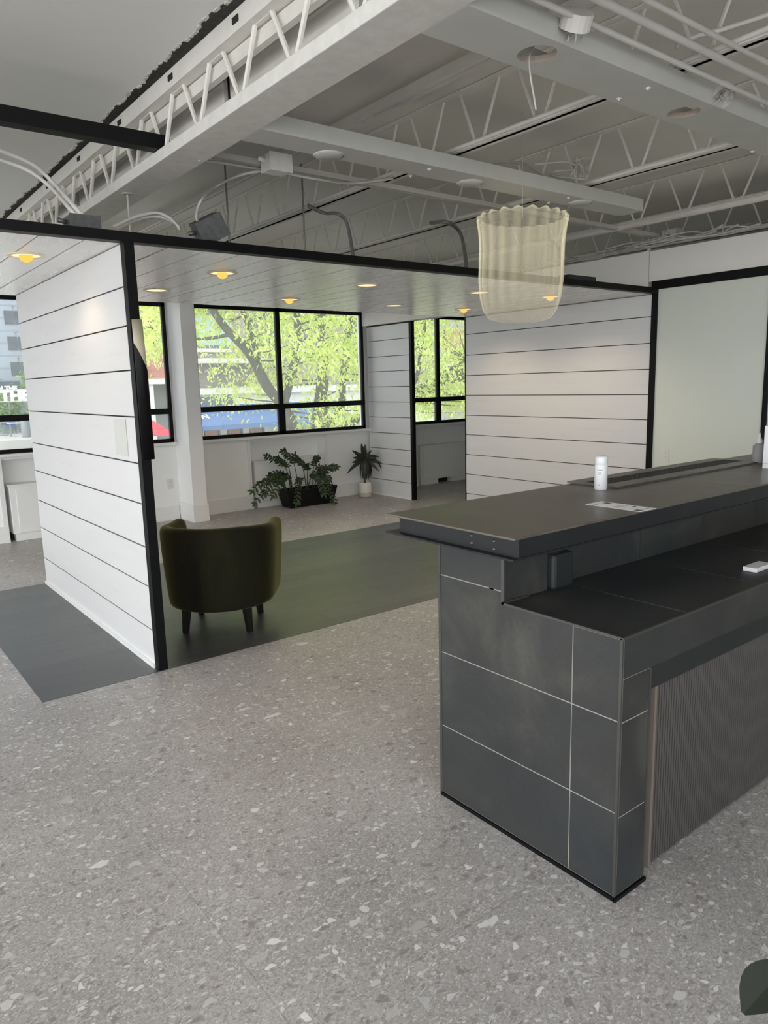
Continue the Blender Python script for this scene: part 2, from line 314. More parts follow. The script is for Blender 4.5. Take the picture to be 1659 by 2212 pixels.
# ------------------------------------------------------------------ mesh builder
class MB:
    def __init__(s): s.bm = bmesh.new(); s.mi = 0
    def _f(s, vs):
        try:
            f = s.bm.faces.new(vs); f.material_index = s.mi; return f
        except ValueError: return None
    def box(s, x0, x1, y0, y1, z0, z1, bev=0.0):
        if bev:
            t = bmesh.new(); bmesh.ops.create_cube(t, size=1)
            for v in t.verts: v.co = Vector(((x0+x1)/2+v.co.x*(x1-x0), (y0+y1)/2+v.co.y*(y1-y0), (z0+z1)/2+v.co.z*(z1-z0)))
            bmesh.ops.bevel(t, geom=t.edges[:], offset=bev, segments=2, affect='EDGES', profile=.5)
            s.merge(t); return s
        v = [s.bm.verts.new(c) for c in ((x0,y0,z0),(x1,y0,z0),(x1,y1,z0),(x0,y1,z0),(x0,y0,z1),(x1,y0,z1),(x1,y1,z1),(x0,y1,z1))]
        for q in ((0,3,2,1),(4,5,6,7),(0,1,5,4),(1,2,6,5),(2,3,7,6),(3,0,4,7)): s._f([v[i] for i in q])
        return s
    def merge(s, t, mat=None):
        mp = {}
        for v in t.verts: mp[v] = s.bm.verts.new(mat @ v.co if mat else v.co)
        for f in t.faces: s._f([mp[v] for v in f.verts])
        t.free()
    def prism(s, pts, axis, a, b):
        """pts: outline (p,q) in the two other axes, extruded along axis from a to b"""
        def mk(p, q, w):
            return {'x': (w, p, q), 'y': (p, w, q), 'z': (p, q, w)}[axis]
        A = [s.bm.verts.new(mk(p, q, a)) for p, q in pts]; B = [s.bm.verts.new(mk(p, q, b)) for p, q in pts]
        n = len(pts)
        s._f(A[::-1]); s._f(B)
        for i in range(n): s._f([A[i], A[(i+1) % n], B[(i+1) % n], B[i]])
        return s
    def tube(s, pts, r, n=6, cap=True):
        pts = [Vector(p) for p in pts]; rs = r if isinstance(r, (list, tuple)) else [r]*len(pts)
        rings = []; ref = None
        for i, p in enumerate(pts):
            d = (pts[min(i+1, len(pts)-1)]-pts[max(i-1, 0)]).normalized()
            if ref is None:
                ref = Vector((0, 0, 1)) if abs(d.z) < .9 else Vector((1, 0, 0))
            a = d.cross(ref).normalized(); b = d.cross(a).normalized(); ref = b.cross(d)*-1 if False else ref
            rings.append([s.bm.verts.new(p+(a*math.cos(2*PI*k/n)+b*math.sin(2*PI*k/n))*rs[i]) for k in range(n)])
        for i in range(len(rings)-1):
            for k in range(n): s._f([rings[i][k], rings[i][(k+1) % n], rings[i+1][(k+1) % n], rings[i+1][k]])
        if cap: s._f(rings[0][::-1]); s._f(rings[-1])
        return s
    def lathe(s, prof, c=(0, 0, 0), n=24, axis='z', flute=0, amp=0.0, close=False, zwave=0.0, zfrom=1e9):
        c = Vector(c); rings = []
        for r, z in prof:
            ring = []
            for k in range(n):
                a = 2*PI*k/n; rr = r*(1+amp*math.cos(flute*a)) if flute else r
                ring.append(s.bm.verts.new(c+Vector((rr*math.cos(a), rr*math.sin(a), z+(zwave*math.cos(flute*a) if z > zfrom else 0)))))
            rings.append(ring)
        for i in range(len(rings)-1):
            for k in range(n): s._f([rings[i][k], rings[i][(k+1) % n], rings[i+1][(k+1) % n], rings[i+1][k]])
        if close: s._f(rings[0][::-1]); s._f(rings[-1])
        return s
    def quad(s, a, b, c, d): s._f([s.bm.verts.new(Vector(p)) for p in (a, b, c, d)]); return s
    def plate_holes(s, x0, x1, y0, y1, z0, z1, holes):
        """flat board with round holes along x"""
        xs = x0; cy = (y0+y1)/2; n = 24
        segs = []
        for hx, hy, r in sorted(holes):
            h = min(r*1.15, (y1-y0)/2-.001)
            segs.append(('b', xs, hx-r*1.2)); segs.append(('h', hx-r*1.2, hx+r*1.2, hx, hy, r)); xs = hx+r*1.2
        segs.append(('b', xs, x1))
        for g in segs:
            if g[0] == 'b': s.box(g[1], g[2], y0, y1, z0, z1)
            else:
                _, a, b, hx, hy, r = g
                def edge(t):
                    c, sn = math.cos(t), math.sin(t); k = 1e9
                    if c > 1e-9: k = min(k, (b-hx)/c)
                    if c < -1e-9: k = min(k, (a-hx)/c)
                    if sn > 1e-9: k = min(k, (y1-hy)/sn)
                    if sn < -1e-9: k = min(k, (y0-hy)/sn)
                    return (hx+c*k, hy+sn*k)
                angs = sorted([2*PI*i/n for i in range(n)]+[math.atan2(yy-hy, xx-hx) % (2*PI) for xx in (a, b) for yy in (y0, y1)])
                ci = [(hx+r*math.cos(t), hy+r*math.sin(t)) for t in angs]; ou = [edge(t) for t in angs]
                for z in (z0, z1):
                    C = [s.bm.verts.new((p[0], p[1], z)) for p in ci]; O = [s.bm.verts.new((p[0], p[1], z)) for p in ou]
                    m = len(angs)
                    for i in range(m): s._f([C[i], O[i], O[(i+1) % m], C[(i+1) % m]] if z == z1 else [C[i], C[(i+1) % m], O[(i+1) % m], O[i]])
                    if z == z0: C0, O0 = C, O
                om = s.mi; s.mi = 1 if len(holes) else om
                for i in range(len(angs)): s._f([C0[i], C[i], C[(i+1) % len(angs)], C0[(i+1) % len(angs)]])
                s.mi = om
                for i in range(len(angs)): s._f([O0[i], O0[(i+1) % len(angs)], O[(i+1) % len(angs)], O[i]])
        return s
    def build(s, name, mat, parent=None, smooth=False, loc=None, subsurf=0):
        bmesh.ops.recalc_face_normals(s.bm, faces=s.bm.faces[:])
        me = bpy.data.meshes.new(name); s.bm.to_mesh(me); s.bm.free()
        for m in (mat if isinstance(mat, (list, tuple)) else [mat]): me.materials.append(M[m])
        o = bpy.data.objects.new(name, me); COL.objects.link(o)
        if smooth:
            for p in me.polygons: p.use_smooth = True
        if parent is not None:
            o.parent = parent
            o.matrix_parent_inverse = parent_inv(parent)
        if subsurf:
            md = o.modifiers.new('sub', 'SUBSURF'); md.levels = subsurf; md.render_levels = subsurf
        return o
def world_of(o):
    m = Matrix.LocRotScale(o.location, o.rotation_euler, o.scale)
    if o.parent is not None: m = world_of(o.parent) @ o.matrix_parent_inverse @ m
    return m
def parent_inv(p): return world_of(p).inverted()
def tag(o, label, cat=None, group=None, kind=None):
    o['label'] = label
    if cat: o['category'] = cat
    if group: o['group'] = group
    if kind: o['kind'] = kind
    return o
def thing(name, label, cat, loc=(0, 0, 0), group=None, kind=None):
    o = bpy.data.objects.new(name, None); COL.objects.link(o); o.location = loc; o.empty_display_size = .1
    return tag(o, label, cat, group, kind)
def struct(o, label, cat): return tag(o, label, cat, None, 'structure')
def bez(pts, n=10):
    """smooth curve through points (Catmull-Rom)"""
    p = [Vector(q) for q in pts]; p = [p[0]*2-p[1]]+p+[p[-1]*2-p[-2]]; out = []
    for i in range(1, len(p)-2):
        for k in range(n):
            t = k/n
            out.append(.5*((2*p[i])+(p[i+1]-p[i-1])*t+(2*p[i-1]-5*p[i]+4*p[i+1]-p[i+2])*t*t+(-p[i-1]+3*p[i]-3*p[i+1]+p[i+2])*t**3))
    out.append(p[-2]); return out
def text_mesh(body, size, depth, origin, xdir, ydir, mat, name, parent=None, align='LEFT', bold=0.0):
    cu = bpy.data.curves.new(name, 'FONT'); cu.body = body; cu.size = size; cu.extrude = depth; cu.align_x = align; cu.offset = bold
    tmp = bpy.data.objects.new(name, cu); COL.objects.link(tmp)
    dg = bpy.context.evaluated_depsgraph_get(); me = bpy.data.meshes.new_from_object(tmp.evaluated_get(dg))
    bpy.data.objects.remove(tmp); bpy.data.curves.remove(cu)
    me.name = name; me.materials.clear(); me.materials.append(M[mat])
    xd, yd = Vector(xdir).normalized(), Vector(ydir); zd = xd.cross(yd.normalized())
    mt = Matrix(((xd.x, yd.x, zd.x, origin[0]), (xd.y, yd.y, zd.y, origin[1]), (xd.z, yd.z, zd.z, origin[2]), (0, 0, 0, 1)))
    me.transform(mt)
    o = bpy.data.objects.new(name, me); COL.objects.link(o)
    if parent is not None: o.parent = parent; o.matrix_parent_inverse = parent_inv(parent)
    return o
# ================================================================== SETTING
DECK = 3.0
b = MB(); b.box(-7, 9.6, -3.2, 8.4, -.2, 0)
struct(b.build('floor', 'terrazzo'), 'grey terrazzo floor with pale and brown chips', 'floor')
b = MB(); b.box(.716, 5.955, 3.70, 6.11, -.05, .0015)
struct(b.build('floor_inlay', 'darkfloor'), 'matt black plank flooring strip under the board canopy', 'floor')

# window wall with sill alcoves
WY = 8.12
b = MB()
alc = [(1.44, 2.55), (4.22, 5.31), (6.93, 8.03)]
x = -7
for a0, a1 in alc:
    b.box(x, a0, WY, 8.4, 0, .865); x = a1
b.box(x, 9.6, WY, 8.4, 0, .865)
for a0, a1 in alc:
    b.box(a0, a1, 8.30, 8.4, 0, .865); b.box(a0, a1, WY+.003, 8.30, .84, .865)
wins = [(.82, 3.24, 1.99), (3.55, 5.97, 4.668), (6.20, 8.62, 7.325)]
wins = [(-3.2, -.9, -2.0)]+wins
x = -7
for w0, w1, _ in wins:
    b.box(x, w0, WY, 8.2, .865, DECK); x = w1
    b.box(w0, w1, WY, 8.2, 2.47, DECK)
b.box(x, 9.6, WY, 8.2, .865, DECK)
struct(b.build('wall_back', 'wall'), 'white window wall with recessed radiator alcoves below the sills', 'wall')
for k, (w0, w1, mx) in enumerate(wins):
    w = thing('window_%d' % (k+1), ['black framed window beyond the left edge', 'black framed window left of the white column',
        'large black framed window above the trough planter', 'black framed window seen past the narrow plank stub wall'][k], 'window', (w0, WY, .9), kind='structure')
    f = MB(); y0, y1 = WY-.05, WY-.004
    f.box(w0, w1, y0, y1, 2.405, 2.47); f.box(w0, w1, y0, y1, .9, .943)
    f.box(w0, w0+.04, y0, y1, .9, 2.47); f.box(w1-.04, w1, y0, y1, .9, 2.47)
    f.box(mx-.03, mx+.03, y0, y1, 1.23, 2.47); f.box(mx-.048, mx+.048, y0, y1, .9, 1.26)
    f.box(w0, w1, y0-.004, y1, 1.222, 1.285)
    f.build('window_frame', 'black', w)
    for (a, c) in ((w0+.04, mx-.03), (mx+.03, w1-.04)):
        for (z0, z1) in ((.943, 1.222), (1.285, 2.405)):
            g = MB(); g.box(a, c, WY-.03, WY-.024, z0, z1); g.build('pane', 'glass', w)
    s = MB(); s.box(w0-.03, w1+.1 if k == 2 else w1+.03, WY-.085, WY+.04, .868, .902, .006); s.build('window_sill', 'trimwhite', w)
# baseboards (not in the alcoves)
b = MB()
x = -7
for a0, a1 in alc+[(9.6, 9.6)]:
    for (q0, q1) in ([(x, a0)] if not (x < 3.3 < a0) else [(x, 3.25), (3.45, a0)]):
        if q1 > q0+.01: b.box(q0, q1, WY-.018, WY, 0, .165); b.box(q0, q1, WY-.03, WY, 0, .03)
    x = a1
struct(b.build('baseboard_back', 'trimwhite'), 'tall white baseboard along the window wall', 'baseboard')
b = MB()
for a0, a1 in alc:
    for xx in (a0-.045, a1): b.box(xx, xx+.045, WY-.012, WY, .165, .865)
struct(b.build('trim_1', 'trimwhite'), 'white casing strips beside the radiator alcoves', 'trim')
# column
c = thing('column', 'square white column between the two black framed windows', 'column', (3.35, 7.93, 0), kind='structure')
b = MB(); b.box(3.276, 3.44, 7.742, WY, 0, DECK); b.build('shaft', 'wall', c)
b = MB(); b.box(3.262, 3.454, 7.724, WY, 0, .2, .004); b.build('plinth', 'trimwhite', c)

def partition(name, label, X0, X1, Y0, Y1, zs, ztop):
    w = tag(bpy.data.objects.new(name, None), label, 'wall', None, 'structure'); COL.objects.link(w); w.location = (X0, Y0, 0)
    m = MB(); m.box(X0+.012, X1-.012, Y0+.01, Y1-.004, 0, ztop); m.build('wall_core', 'slot', w)
    m = MB(); rr = random.Random(name)
    z = 0
    for zz in list(zs)+[ztop]:
        for (a, c) in ((X0, X0+.013), (X1-.013, X1)):
            m.box(a+rr.uniform(-.0015, .0015), c, Y0, Y1, z+.0038, zz-.0038)
        z = zz
    m.build('boarding', 'boards', w)
    return w
zA = [.215, .46, .676, .908, 1.122, 1.363, 1.60, 1.82, 2.01]
zB = [.208, .437, .665, .895, 1.118, 1.344, 1.568, 1.795, 2.025]
wa = partition('wall_partition', 'white horizontal plank partition beside the armchair', 1.310, 1.354, 3.76, 6.10, zA, 2.215)
m = MB(); m.box(1.296, 1.31, 3.76, 6.10, 0, .025); m.build('base_strip', 'trimwhite', wa)
wb = partition('wall_partition.001', 'white plank partition behind the bar counter', 5.955, 6.0, 3.755, 6.10, zB, 2.215)
m = MB(); m.box(5.95, 6.003, 6.096, 6.11, 0, 2.215); m.build('end_strip', 'black', wb)
wc = partition('wall_partition.002', 'narrow white plank stub wall next to the small potted plant', 6.03, 6.075, 7.185, 8.07, [.215, .43, .64, .85, 1.06, 1.26, 1.46, 1.66, 1.852, 2.06], 2.25)
m = MB(); m.box(6.02, 6.085, 7.14, 8.07, 2.25, 2.335); m.build('header', 'black', wc)
m = MB(); m.box(6.018, 6.03, 7.185, 8.07, 0, .022); m.build('base_strip', 'trimwhite', wc)
m = MB(); m.box(6.026, 6.079, 7.14, 7.185, 0, 2.25); m.build('end_post', 'black', wc)
m = MB(); m.box(1.306, 1.356, 3.705, 3.76, 0, 2.215)
struct(m.build('trim_2', 'black'), 'black steel post capping the plank partition beside the armchair', 'post')
m = MB(); m.box(5.94, 6.0, 3.70, 3.755, 0, 2.215)
struct(m.build('trim_3', 'black'), 'black steel post between plank partition and smooth white wall', 'post')
m = MB(); m.box(-7, 6.0, 3.70, 3.765, 2.215, 2.262)
struct(m.build('trim_4', 'black'), 'long black steel beam along the front edge of the board canopy', 'beam')
# canopy of boards
m = MB(); rr = random.Random(4)
edges = [-.09+.2055*k for k in range(-34, 31)]
for e0 in edges:
    if e0 > 5.9: break
    g1, g2 = rr.uniform(.002, .0065), rr.uniform(.002, .0065); m.box(e0+g1, min(e0+.2055-g2, 5.953), 3.765, 6.11, 2.216+rr.uniform(0, .002), 2.232)
can = m.build('ceiling_canopy', 'boardsceil'); struct(can, 'low canopy ceiling of white painted boards with recessed lamps', 'ceiling')
m = MB(); m.box(-7, 5.953, 3.765, 6.11, 2.236, 2.244); m.build('canopy_backing', 'slot', can)
m = MB(); m.box(-7, 5.953, 3.765, 6.11, 2.244, 2.25); m.build('bounce_layer', 'steelpaint', can)  # unseen white layer added to bounce light up to the deck

# smooth wall, band, bulkhead on the right
m = MB(); m.box(5.955, 6.1, -.6, 3.70, 0, 2.25); struct(m.build('wall_right', 'wallgreen'), 'smooth off white wall panel behind the bar counter', 'wall')
m = MB(); m.box(5.938, 6.0, -.6, 3.76, 2.25, 2.322); struct(m.build('trim_5', 'black'), 'black steel band above the smooth white wall', 'beam')
m = MB(); m.box(5.935, 5.955, 2.71, 2.745, 0, 2.25); struct(m.build('trim_6', 'black'), 'black steel post at the right end of the smooth wall', 'post')
m = MB(); m.box(5.955, 6.1, -.6, 3.800, 2.322, 2.58); m.box(5.957, 6.1, 3.806, 8.1, 2.262, 2.585)
struct(m.build('wall_bulkhead', 'ceil'), 'grey white bulkhead panels above the black band', 'wall')
m = MB(); m.box(9.5, 9.6, -3.2, 8.4, 0, DECK); struct(m.build('wall_far_right', 'wall'), 'white end wall of the far bay', 'wall')
m = MB(); m.box(1.2, 9.6, -3.3, -3.2, 0, DECK); struct(m.build('light_block_wall', 'wall'), 'added unseen white wall limiting light from behind the viewer', 'wall')  # added out of view to cut light from behind, open at the left

# ceilings
m = MB(); m.box(1.60, 9.6, -3.2, 8.4, DECK, DECK+.12); struct(m.build('ceiling', 'ceil'), 'grey white roof deck above the open bar joists', 'ceiling')
m = MB()
rr = random.Random(11); pts = []
y = -3.2; e = []
while y < 8.12:
    e.append((1.43+rr.uniform(-.014, .012), y)); y += rr.uniform(.03, .09)
e.append((1.43, 8.12))
pts = [(-7, -3.2)]+e+[(-7, 8.12)]
m.prism(pts, 'z', 2.935, 2.96); dl = m.build('ceiling_left', 'ceil_left'); struct(dl, 'smooth grey drywall ceiling with a torn edge beside the girder', 'ceiling')
m = MB()
for (a, ya), (c, yb) in zip(e, e[1:]):
    for k in range(2):
        t = rr.random(); xx = a+(c-a)*t; yy = ya+(yb-ya)*t
        m.box(xx-.004, xx+rr.uniform(.003, .012), yy, yy+rr.uniform(.01, .04), 2.933-rr.uniform(0, .004), 2.945)
m.build('torn_paper', 'soffit', dl)
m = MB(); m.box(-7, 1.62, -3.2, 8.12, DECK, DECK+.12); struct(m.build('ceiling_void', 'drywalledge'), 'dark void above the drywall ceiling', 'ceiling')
# ================================================================== CEILING STEEL
ZB, ZT = 2.72, 2.985
def zigzag(y0, y1, X, zb, zt, off):
    pts = []; y = y0+off
    while y < y1:
        pts += [(X, y-.14, zt), (X, y-.02, zb), (X, y+.02, zb), (X, y+.14, zt)]; y += .405
    return pts
# girder with boxed bottom
gd = thing('girder', 'open web girder with a flaking boxed white bottom board beside the drywall ceiling', 'girder', (1.6, 2, 2.6))
m = MB(); m.box(1.5, 1.69, -3.2, 8.12, 2.6, 2.655, .004); m.build('bottom_board', 'beampaint', gd)
m = MB(); m.box(1.485, 1.575, -3.2, 8.12, 2.86, 2.868); m.box(1.485, 1.493, -3.2, 8.12, 2.868, 2.935); m.build('top_chord', 'steelpaint', gd)
m = MB(); m.box(1.545, 1.575, -3.2, 8.12, 2.80, 2.855); m.build('ledger', 'steelpaint', gd)
m = MB(); m.tube(zigzag(-3.1, 8.1, 1.525, 2.655, 2.865, .265), .011, 6); m.build('web', 'steelpaint', gd)
m = MB(); y = -3.2
rr = random.Random(2)
for yy in (2.22, 3.26, 4.43, 5.6, 6.9, 8.12):
    m.box(1.665, 1.685, y, yy-.06, 2.655, DECK); y = yy
m.build('back_panel', 'steelpaint', gd)
for yy in (2.75, 3.4, 4.1, 4.85, 5.6, 6.4):
    m = MB(); m.box(1.481, 1.486, yy, yy+.05, 2.888, 2.912); m.build('slot_hole', 'slot', gd)
m = MB(); m.box(1.69, 1.72, -3.2, 8.12, 2.655, DECK); m.build('void_backing', 'slot', gd)

# bar joists
jx = [(2.91, .30, 'first bar joist from the girder'), (4.078, .54, 'second bar joist from the girder'), (5.395, .59, 'bar joist running just before the bulkhead'),
      (6.50, .1, 'bar joist just behind the bulkhead'), (7.70, .2, 'bar joist in the bay behind the bulkhead'), (8.90, .3, 'farthest bar joist near the end wall')]
joists = []
for k, (X, off, lab) in enumerate(jx):
    j = thing('bar_joist', 'white open web ' + lab, 'joist', (X, 2, ZB), 'open web bar joists under the roof deck')
    m = MB(); m.box(X-.035, X-.008, -3.2, 8.12, ZB-.02, ZB-.012); m.box(X+.008, X+.035, -3.2, 8.12, ZB-.02, ZB-.012)
    m.box(X-.012, X-.008, -3.2, 8.12, ZB-.02, ZB+.018); m.box(X+.008, X+.012, -3.2, 8.12, ZB-.02, ZB+.018); m.build('bottom_chord', 'steelpaint', j)
    m = MB(); m.box(X-.035, X-.005, -3.2, 8.12, ZT+.004, ZT+.012); m.box(X+.005, X+.035, -3.2, 8.12, ZT+.004, ZT+.012); m.build('top_chord', 'ceil', j)
    m = MB(); m.tube(zigzag(-3.1, 8.1, X, ZB-.01, ZT+.006, off), .0085, 6); m.build('web', 'steelpaint', j)
    joists.append(j)

# soffit boards spanning between
def soffit(lab, y0, y1, x1, holes, h=.075):
    s = thing('soffit_beam', lab, 'soffit', (1.69, y0, 2.6))
    m = MB(); m.plate_holes(1.69, x1, y0, y1, 2.6, 2.622, holes); m.build('bottom_board', ['soffit', 'wood'], s)
    m = MB(); m.box(1.69, x1, y0, y0+.018, 2.622, 2.6+h); m.box(1.69, x1, y1-.018, y1, 2.622, 2.6+h); m.build('side_board', 'soffit', s)
    return s
h1 = P(1160, 117, Z=2.6); h2 = P(1477, 243, Z=2.6); h3 = P(1850, 400, Z=2.6)
s2 = soffit('grey white soffit board with two open round lamp holes', 1.712, 1.925, 5.93, [(h1.x, h1.y, .068), (h2.x, h2.y, .066)])
s1 = soffit('grey white soffit board with blanked round cover discs', 2.985, 3.165, 4.58, [])
for x, y in ((710, 335), (1015, 395), (1253, 438)):
    q = P(x, y, Z=2.6); m = MB(); m.lathe([(.072, 2.594), (.076, 2.596), (.076, 2.6)], (q.x, q.y, 0), 32)
    m.lathe([(0.0005, 2.592), (.066, 2.592), (.069, 2.595), (.069, 2.6)], (q.x, q.y, 0), 32); m.build('cover_disc', 'soffit', s1, True)
for s, pts in ((s2, ((1337, 213), (1400, 190), (1625, 327))), (s1, ((887, 380), (927, 365), (1228, 427), (1185, 438)))):
    for x, y in pts:
        q = P(x, y, Z=2.6); m = MB(); m.lathe([(.0005, 2.592), (.0045, 2.593), (.005, 2.597), (.011, 2.598), (.011, 2.6)], (q.x, q.y, 0), 12); m.build('screw_head', 'steelpaint', s, True)
# black tube from the girder
m = MB(); m.box(-7, 1.56, 3.66, 3.735, 2.657, 2.725)
tag(m.build('steel_tube', 'black'), 'black square steel tube resting on the girder below the drywall ceiling', 'steel tube')
# strut rail and pipes
m = MB(); X = P(730, 290, Z=2.9).x
m.box(X-.03, X-.006, -3.2, 8.1, 2.90, 2.935); m.box(X+.006, X+.03, -3.2, 8.1, 2.90, 2.935); m.box(X-.03, X+.03, -3.2, 8.1, 2.935, 2.95)
for yy in (-1, 1.5, 4, 6.5): m.box(X-.02, X+.02, yy, yy+.04, 2.95, DECK)
tag(m.build('strut_channel', 'steelpaint'), 'slotted strut rail on the deck between girder and first bar joist', 'strut')
q0, q1 = P(866, 408, Z=2.69), P(1400, 520, Z=2.69)
m = MB(); m.box(1.75, 5.9, q0.y-.03, q0.y-.004, 2.672, 2.70); m.box(1.75, 5.9, q0.y+.004, q0.y+.03, 2.672, 2.70)
tag(m.build('bridging_angle', 'cable'), 'pair of bridging angles under the joists beyond the disc covered soffit', 'angle')

def pipe(name, lab, pts, r, mat, cat, n=8, smooth=True, group=None, k=0):
    m = MB(); m.tube(bez(pts, k) if k else pts, r, n); o = m.build(name, mat, None, smooth); tag(o, lab, cat, group); return o
# conduits on joists
for (X, off, lab), nm in zip(jx[:3], ('first', 'second', 'third')):
    for i, (dx, dz, r) in enumerate(((-.045, .012, .011), (.05, .02, .009))):
        pts = []
        rr = random.Random(int(X*100)+i); y = -3
        while y < 7.6: pts.append((X+dx+rr.uniform(-.004, .004), y, ZB-.02+dz+rr.uniform(-.003, .004))); y += .8
        pipe('conduit', 'white painted conduit along the %s side of the %s' % ('near' if i else 'far', lab), pts, r, 'steelpaint', 'conduit', k=4)
pipe('conduit', 'thick white pipe beside the bar joist running just before the bulkhead', [(5.31, -3, ZB-.035), (5.31, 6.5, ZB-.035)], .022, 'steelpaint', 'pipe')
# conduits beside the soffit with holes
for i, (yy, zz, r) in enumerate(((1.585, 2.69, .014), (1.65, 2.655, .010), (1.51, 2.70, .010))):
    pipe('conduit', ['thick', 'thin', 'raised'][i]+' conduit running alongside the soffit with open lamp holes', [(1.75, yy, zz), (5.93, yy, zz)], r, 'cable', 'conduit')
def wire(name, lab, pts, r, mat='cable', cat='cable', k=8): return pipe(name, lab, pts, r, mat, cat, k=k, n=6)
wire('flexible_conduit', 'ribbed flexible conduit curving beside the second bar joist top right', [P(1460, 102, Z=2.72), P(1500, 80, Z=2.75), P(1560, 64, Z=2.77), P(1660, 32, Z=2.78), P(1760, 0, Z=2.78)], .009, 'steelpaint')
wire('wire', 'single thin wire dangling through the open lamp hole', [P(1153, 100, Z=2.66), P(1144, 122, Z=2.6), P(1146, 165, Y=h1.y), P(1152, 200, Y=h1.y), P(1158, 238, Y=h1.y)], .0035)
wire('cable', 'arching cable above the disc covered soffit near the tangled wires', [P(1040, 357, Z=2.7), P(1085, 350, Z=2.76), P(1140, 358, Z=2.78), P(1190, 390, Z=2.72)], .007)
wire('cable', 'looping cable by the tangled wires on the second joist', [P(1155, 355, Z=2.74), P(1225, 350, Z=2.76), P(1245, 365, Z=2.74), P(1200, 370, Z=2.73), P(1195, 380, Z=2.72), P(1270, 388, Z=2.70)], .006)
tg = MB()
rr = random.Random(5); c0 = P(1255, 362, Z=2.74)
for i in range(7):
    pp = [c0+Vector((rr.uniform(-.05, .05), rr.uniform(-.05, .05), rr.uniform(-.05, .06))) for _ in range(4)]; tg.tube(bez(pp, 6), .004, 5)
tag(tg.build('wire_tangle', 'cable', None, True), 'knot of painted wires hanging at the second bar joist', 'wires')
# junction boxes
def octbox(lab, q, r, h, rot):
    t = thing('junction_box', lab, 'junction box', q, None)
    m = MB(); m.lathe([(r, 0), (r, h), (.0005, h)], (0, 0, 0), 16); m.lathe([(r*.9, 0), (r*.9, h*.9)], (0, 0, 0), 16); o = m.build('box_shell', 'steelpaint'); o.parent = t
    m = MB(); rr = random.Random(lab)
    for i in range(5): m.tube(bez([Vector((rr.uniform(-.02, .02), rr.uniform(-.02, .02), h*.8)), Vector((rr.uniform(-.03, .03), rr.uniform(-.03, .03), h*.2)), Vector((rr.uniform(-.05, .05), rr.uniform(-.05, .05), -.03))], 5), .003, 5)
    o = m.build('wires', 'cable', None, True); o.parent = t
    t.rotation_euler = rot; return t
octbox('round painted junction box with loose wires above the soffit', P(1240, 62, Z=2.64), .052, .05, (R_(35), R_(-20), 0))
octbox('painted junction box with white wire ends at the far right conduits', P(1563, 212, Z=2.63), .045, .05, (R_(-30), R_(30), 0))
def sqbox(lab, q, dx, dy, dz, mat, rot=(0, 0, 0)):
    t = thing('junction_box', lab, 'junction box', q)
    m = MB(); m.box(-dx/2, dx/2, -dy/2, dy/2, 0, dz, .003); o = m.build('box_shell', mat); o.parent = t
    m = MB(); m.box(-dx/2-.003, dx/2+.003, -dy/2-.006, -dy/2-.001, -.003, dz+.003); o = m.build('cover_plate', mat); o.parent = t
    m = MB(); m.tube([(-dx/2-.001, 0, dz*.6), (-dx/2-.04, 0, dz*.7)], .012, 8); o = m.build('conduit_connector', mat, None, True); o.parent = t
    t.rotation_euler = rot; return t
sqbox('pale beige junction box under the disc covered soffit', P(597, 374, Z=2.62), .13, .10, .085, 'beampaint')
m = None
gb = sqbox('dented steel junction box tipped on the black beam right of the partition post', Vector((1.86, 3.86, 2.262)), .15, .12, .12, 'galv', (R_(12), R_(-28), R_(-12)))
gb.location.z = 2.30
sqbox('dark steel junction box on the black beam left of the partition post', Vector((1.155, 3.84, 2.262)), .14, .12, .07, 'galv')
# flexible whips to the canopy
def canopy_pt(x, y): return P(x, y, Y=3.86)
wire('flexible_conduit', 'outer of two whips arching from the left edge to the dark steel box', [P(-60, 300, Z=2.75), P(0, 325, Z=2.72), P(70, 355, Z=2.68), P(115, 395, Z=2.6), P(160, 445, Y=3.9), P(205, 498, Y=3.86)], .011, 'steelpaint')
wire('flexible_conduit', 'inner of two whips arching from the left edge to the dark steel box', [P(-60, 320, Z=2.72), P(0, 345, Z=2.70), P(60, 368, Z=2.66), P(110, 405, Z=2.58), P(150, 450, Y=3.95), P(190, 490, Y=3.9)], .011, 'steelpaint')
wire('flexible_conduit', 'upper whip curving into the dented steel junction box', [P(245, 490, Y=4.0), P(290, 470, Y=4.0), P(335, 460, Y=3.98), P(365, 470, Y=3.93), P(388, 492, Y=3.86)], .009, 'cable')
wire('flexible_conduit', 'lower whip curving into the dented steel junction box', [P(255, 494, Y=4.05), P(300, 474, Y=4.05), P(340, 468, Y=4.0), P(375, 480, Y=3.93), P(388, 496, Y=3.86)], .008, 'cable')
wire('flexible_conduit', 'long whip rising from the dented steel box to the beige junction box', [P(428, 486, Y=3.88), P(425, 462, Y=3.85), P(437, 430, Y=3.8), P(470, 402, Z=2.62), P(520, 378, Z=2.63), P(575, 368, Z=2.65)], .008, 'cable')
wire('flexible_conduit', 'whip dropping onto the black beam below the first joist', [P(665, 444, Z=2.70), P(700, 460, Z=2.66), P(730, 462, Z=2.62), P(750, 485, Y=4.2), P(765, 565, Y=3.95)], .012, 'darkcable')
wire('flexible_conduit', 'grey whip dropping onto the black beam left of the fluted lamp reflection', [P(930, 482, Z=2.69), P(965, 480, Z=2.66), P(992, 500, Y=4.3), P(1003, 540, Y=4.1), P(1008, 590, Y=3.85)], .014, 'darkcable')
wire('flexible_conduit', 'grey whip dropping onto the black beam behind the fluted lamp reflection', [P(1150, 520, Z=2.66), P(1185, 517, Z=2.62), P(1207, 535, Y=4.2), P(1212, 560, Y=4.0), P(1215, 603, Y=3.85)], .013, 'darkcable')
wire('cable', 'bundled cable sagging from the beige junction box to the first joist', [P(620, 375, Z=2.64), P(690, 388, Z=2.63), P(760, 396, Z=2.66), P(850, 385, Z=2.69)], .008)
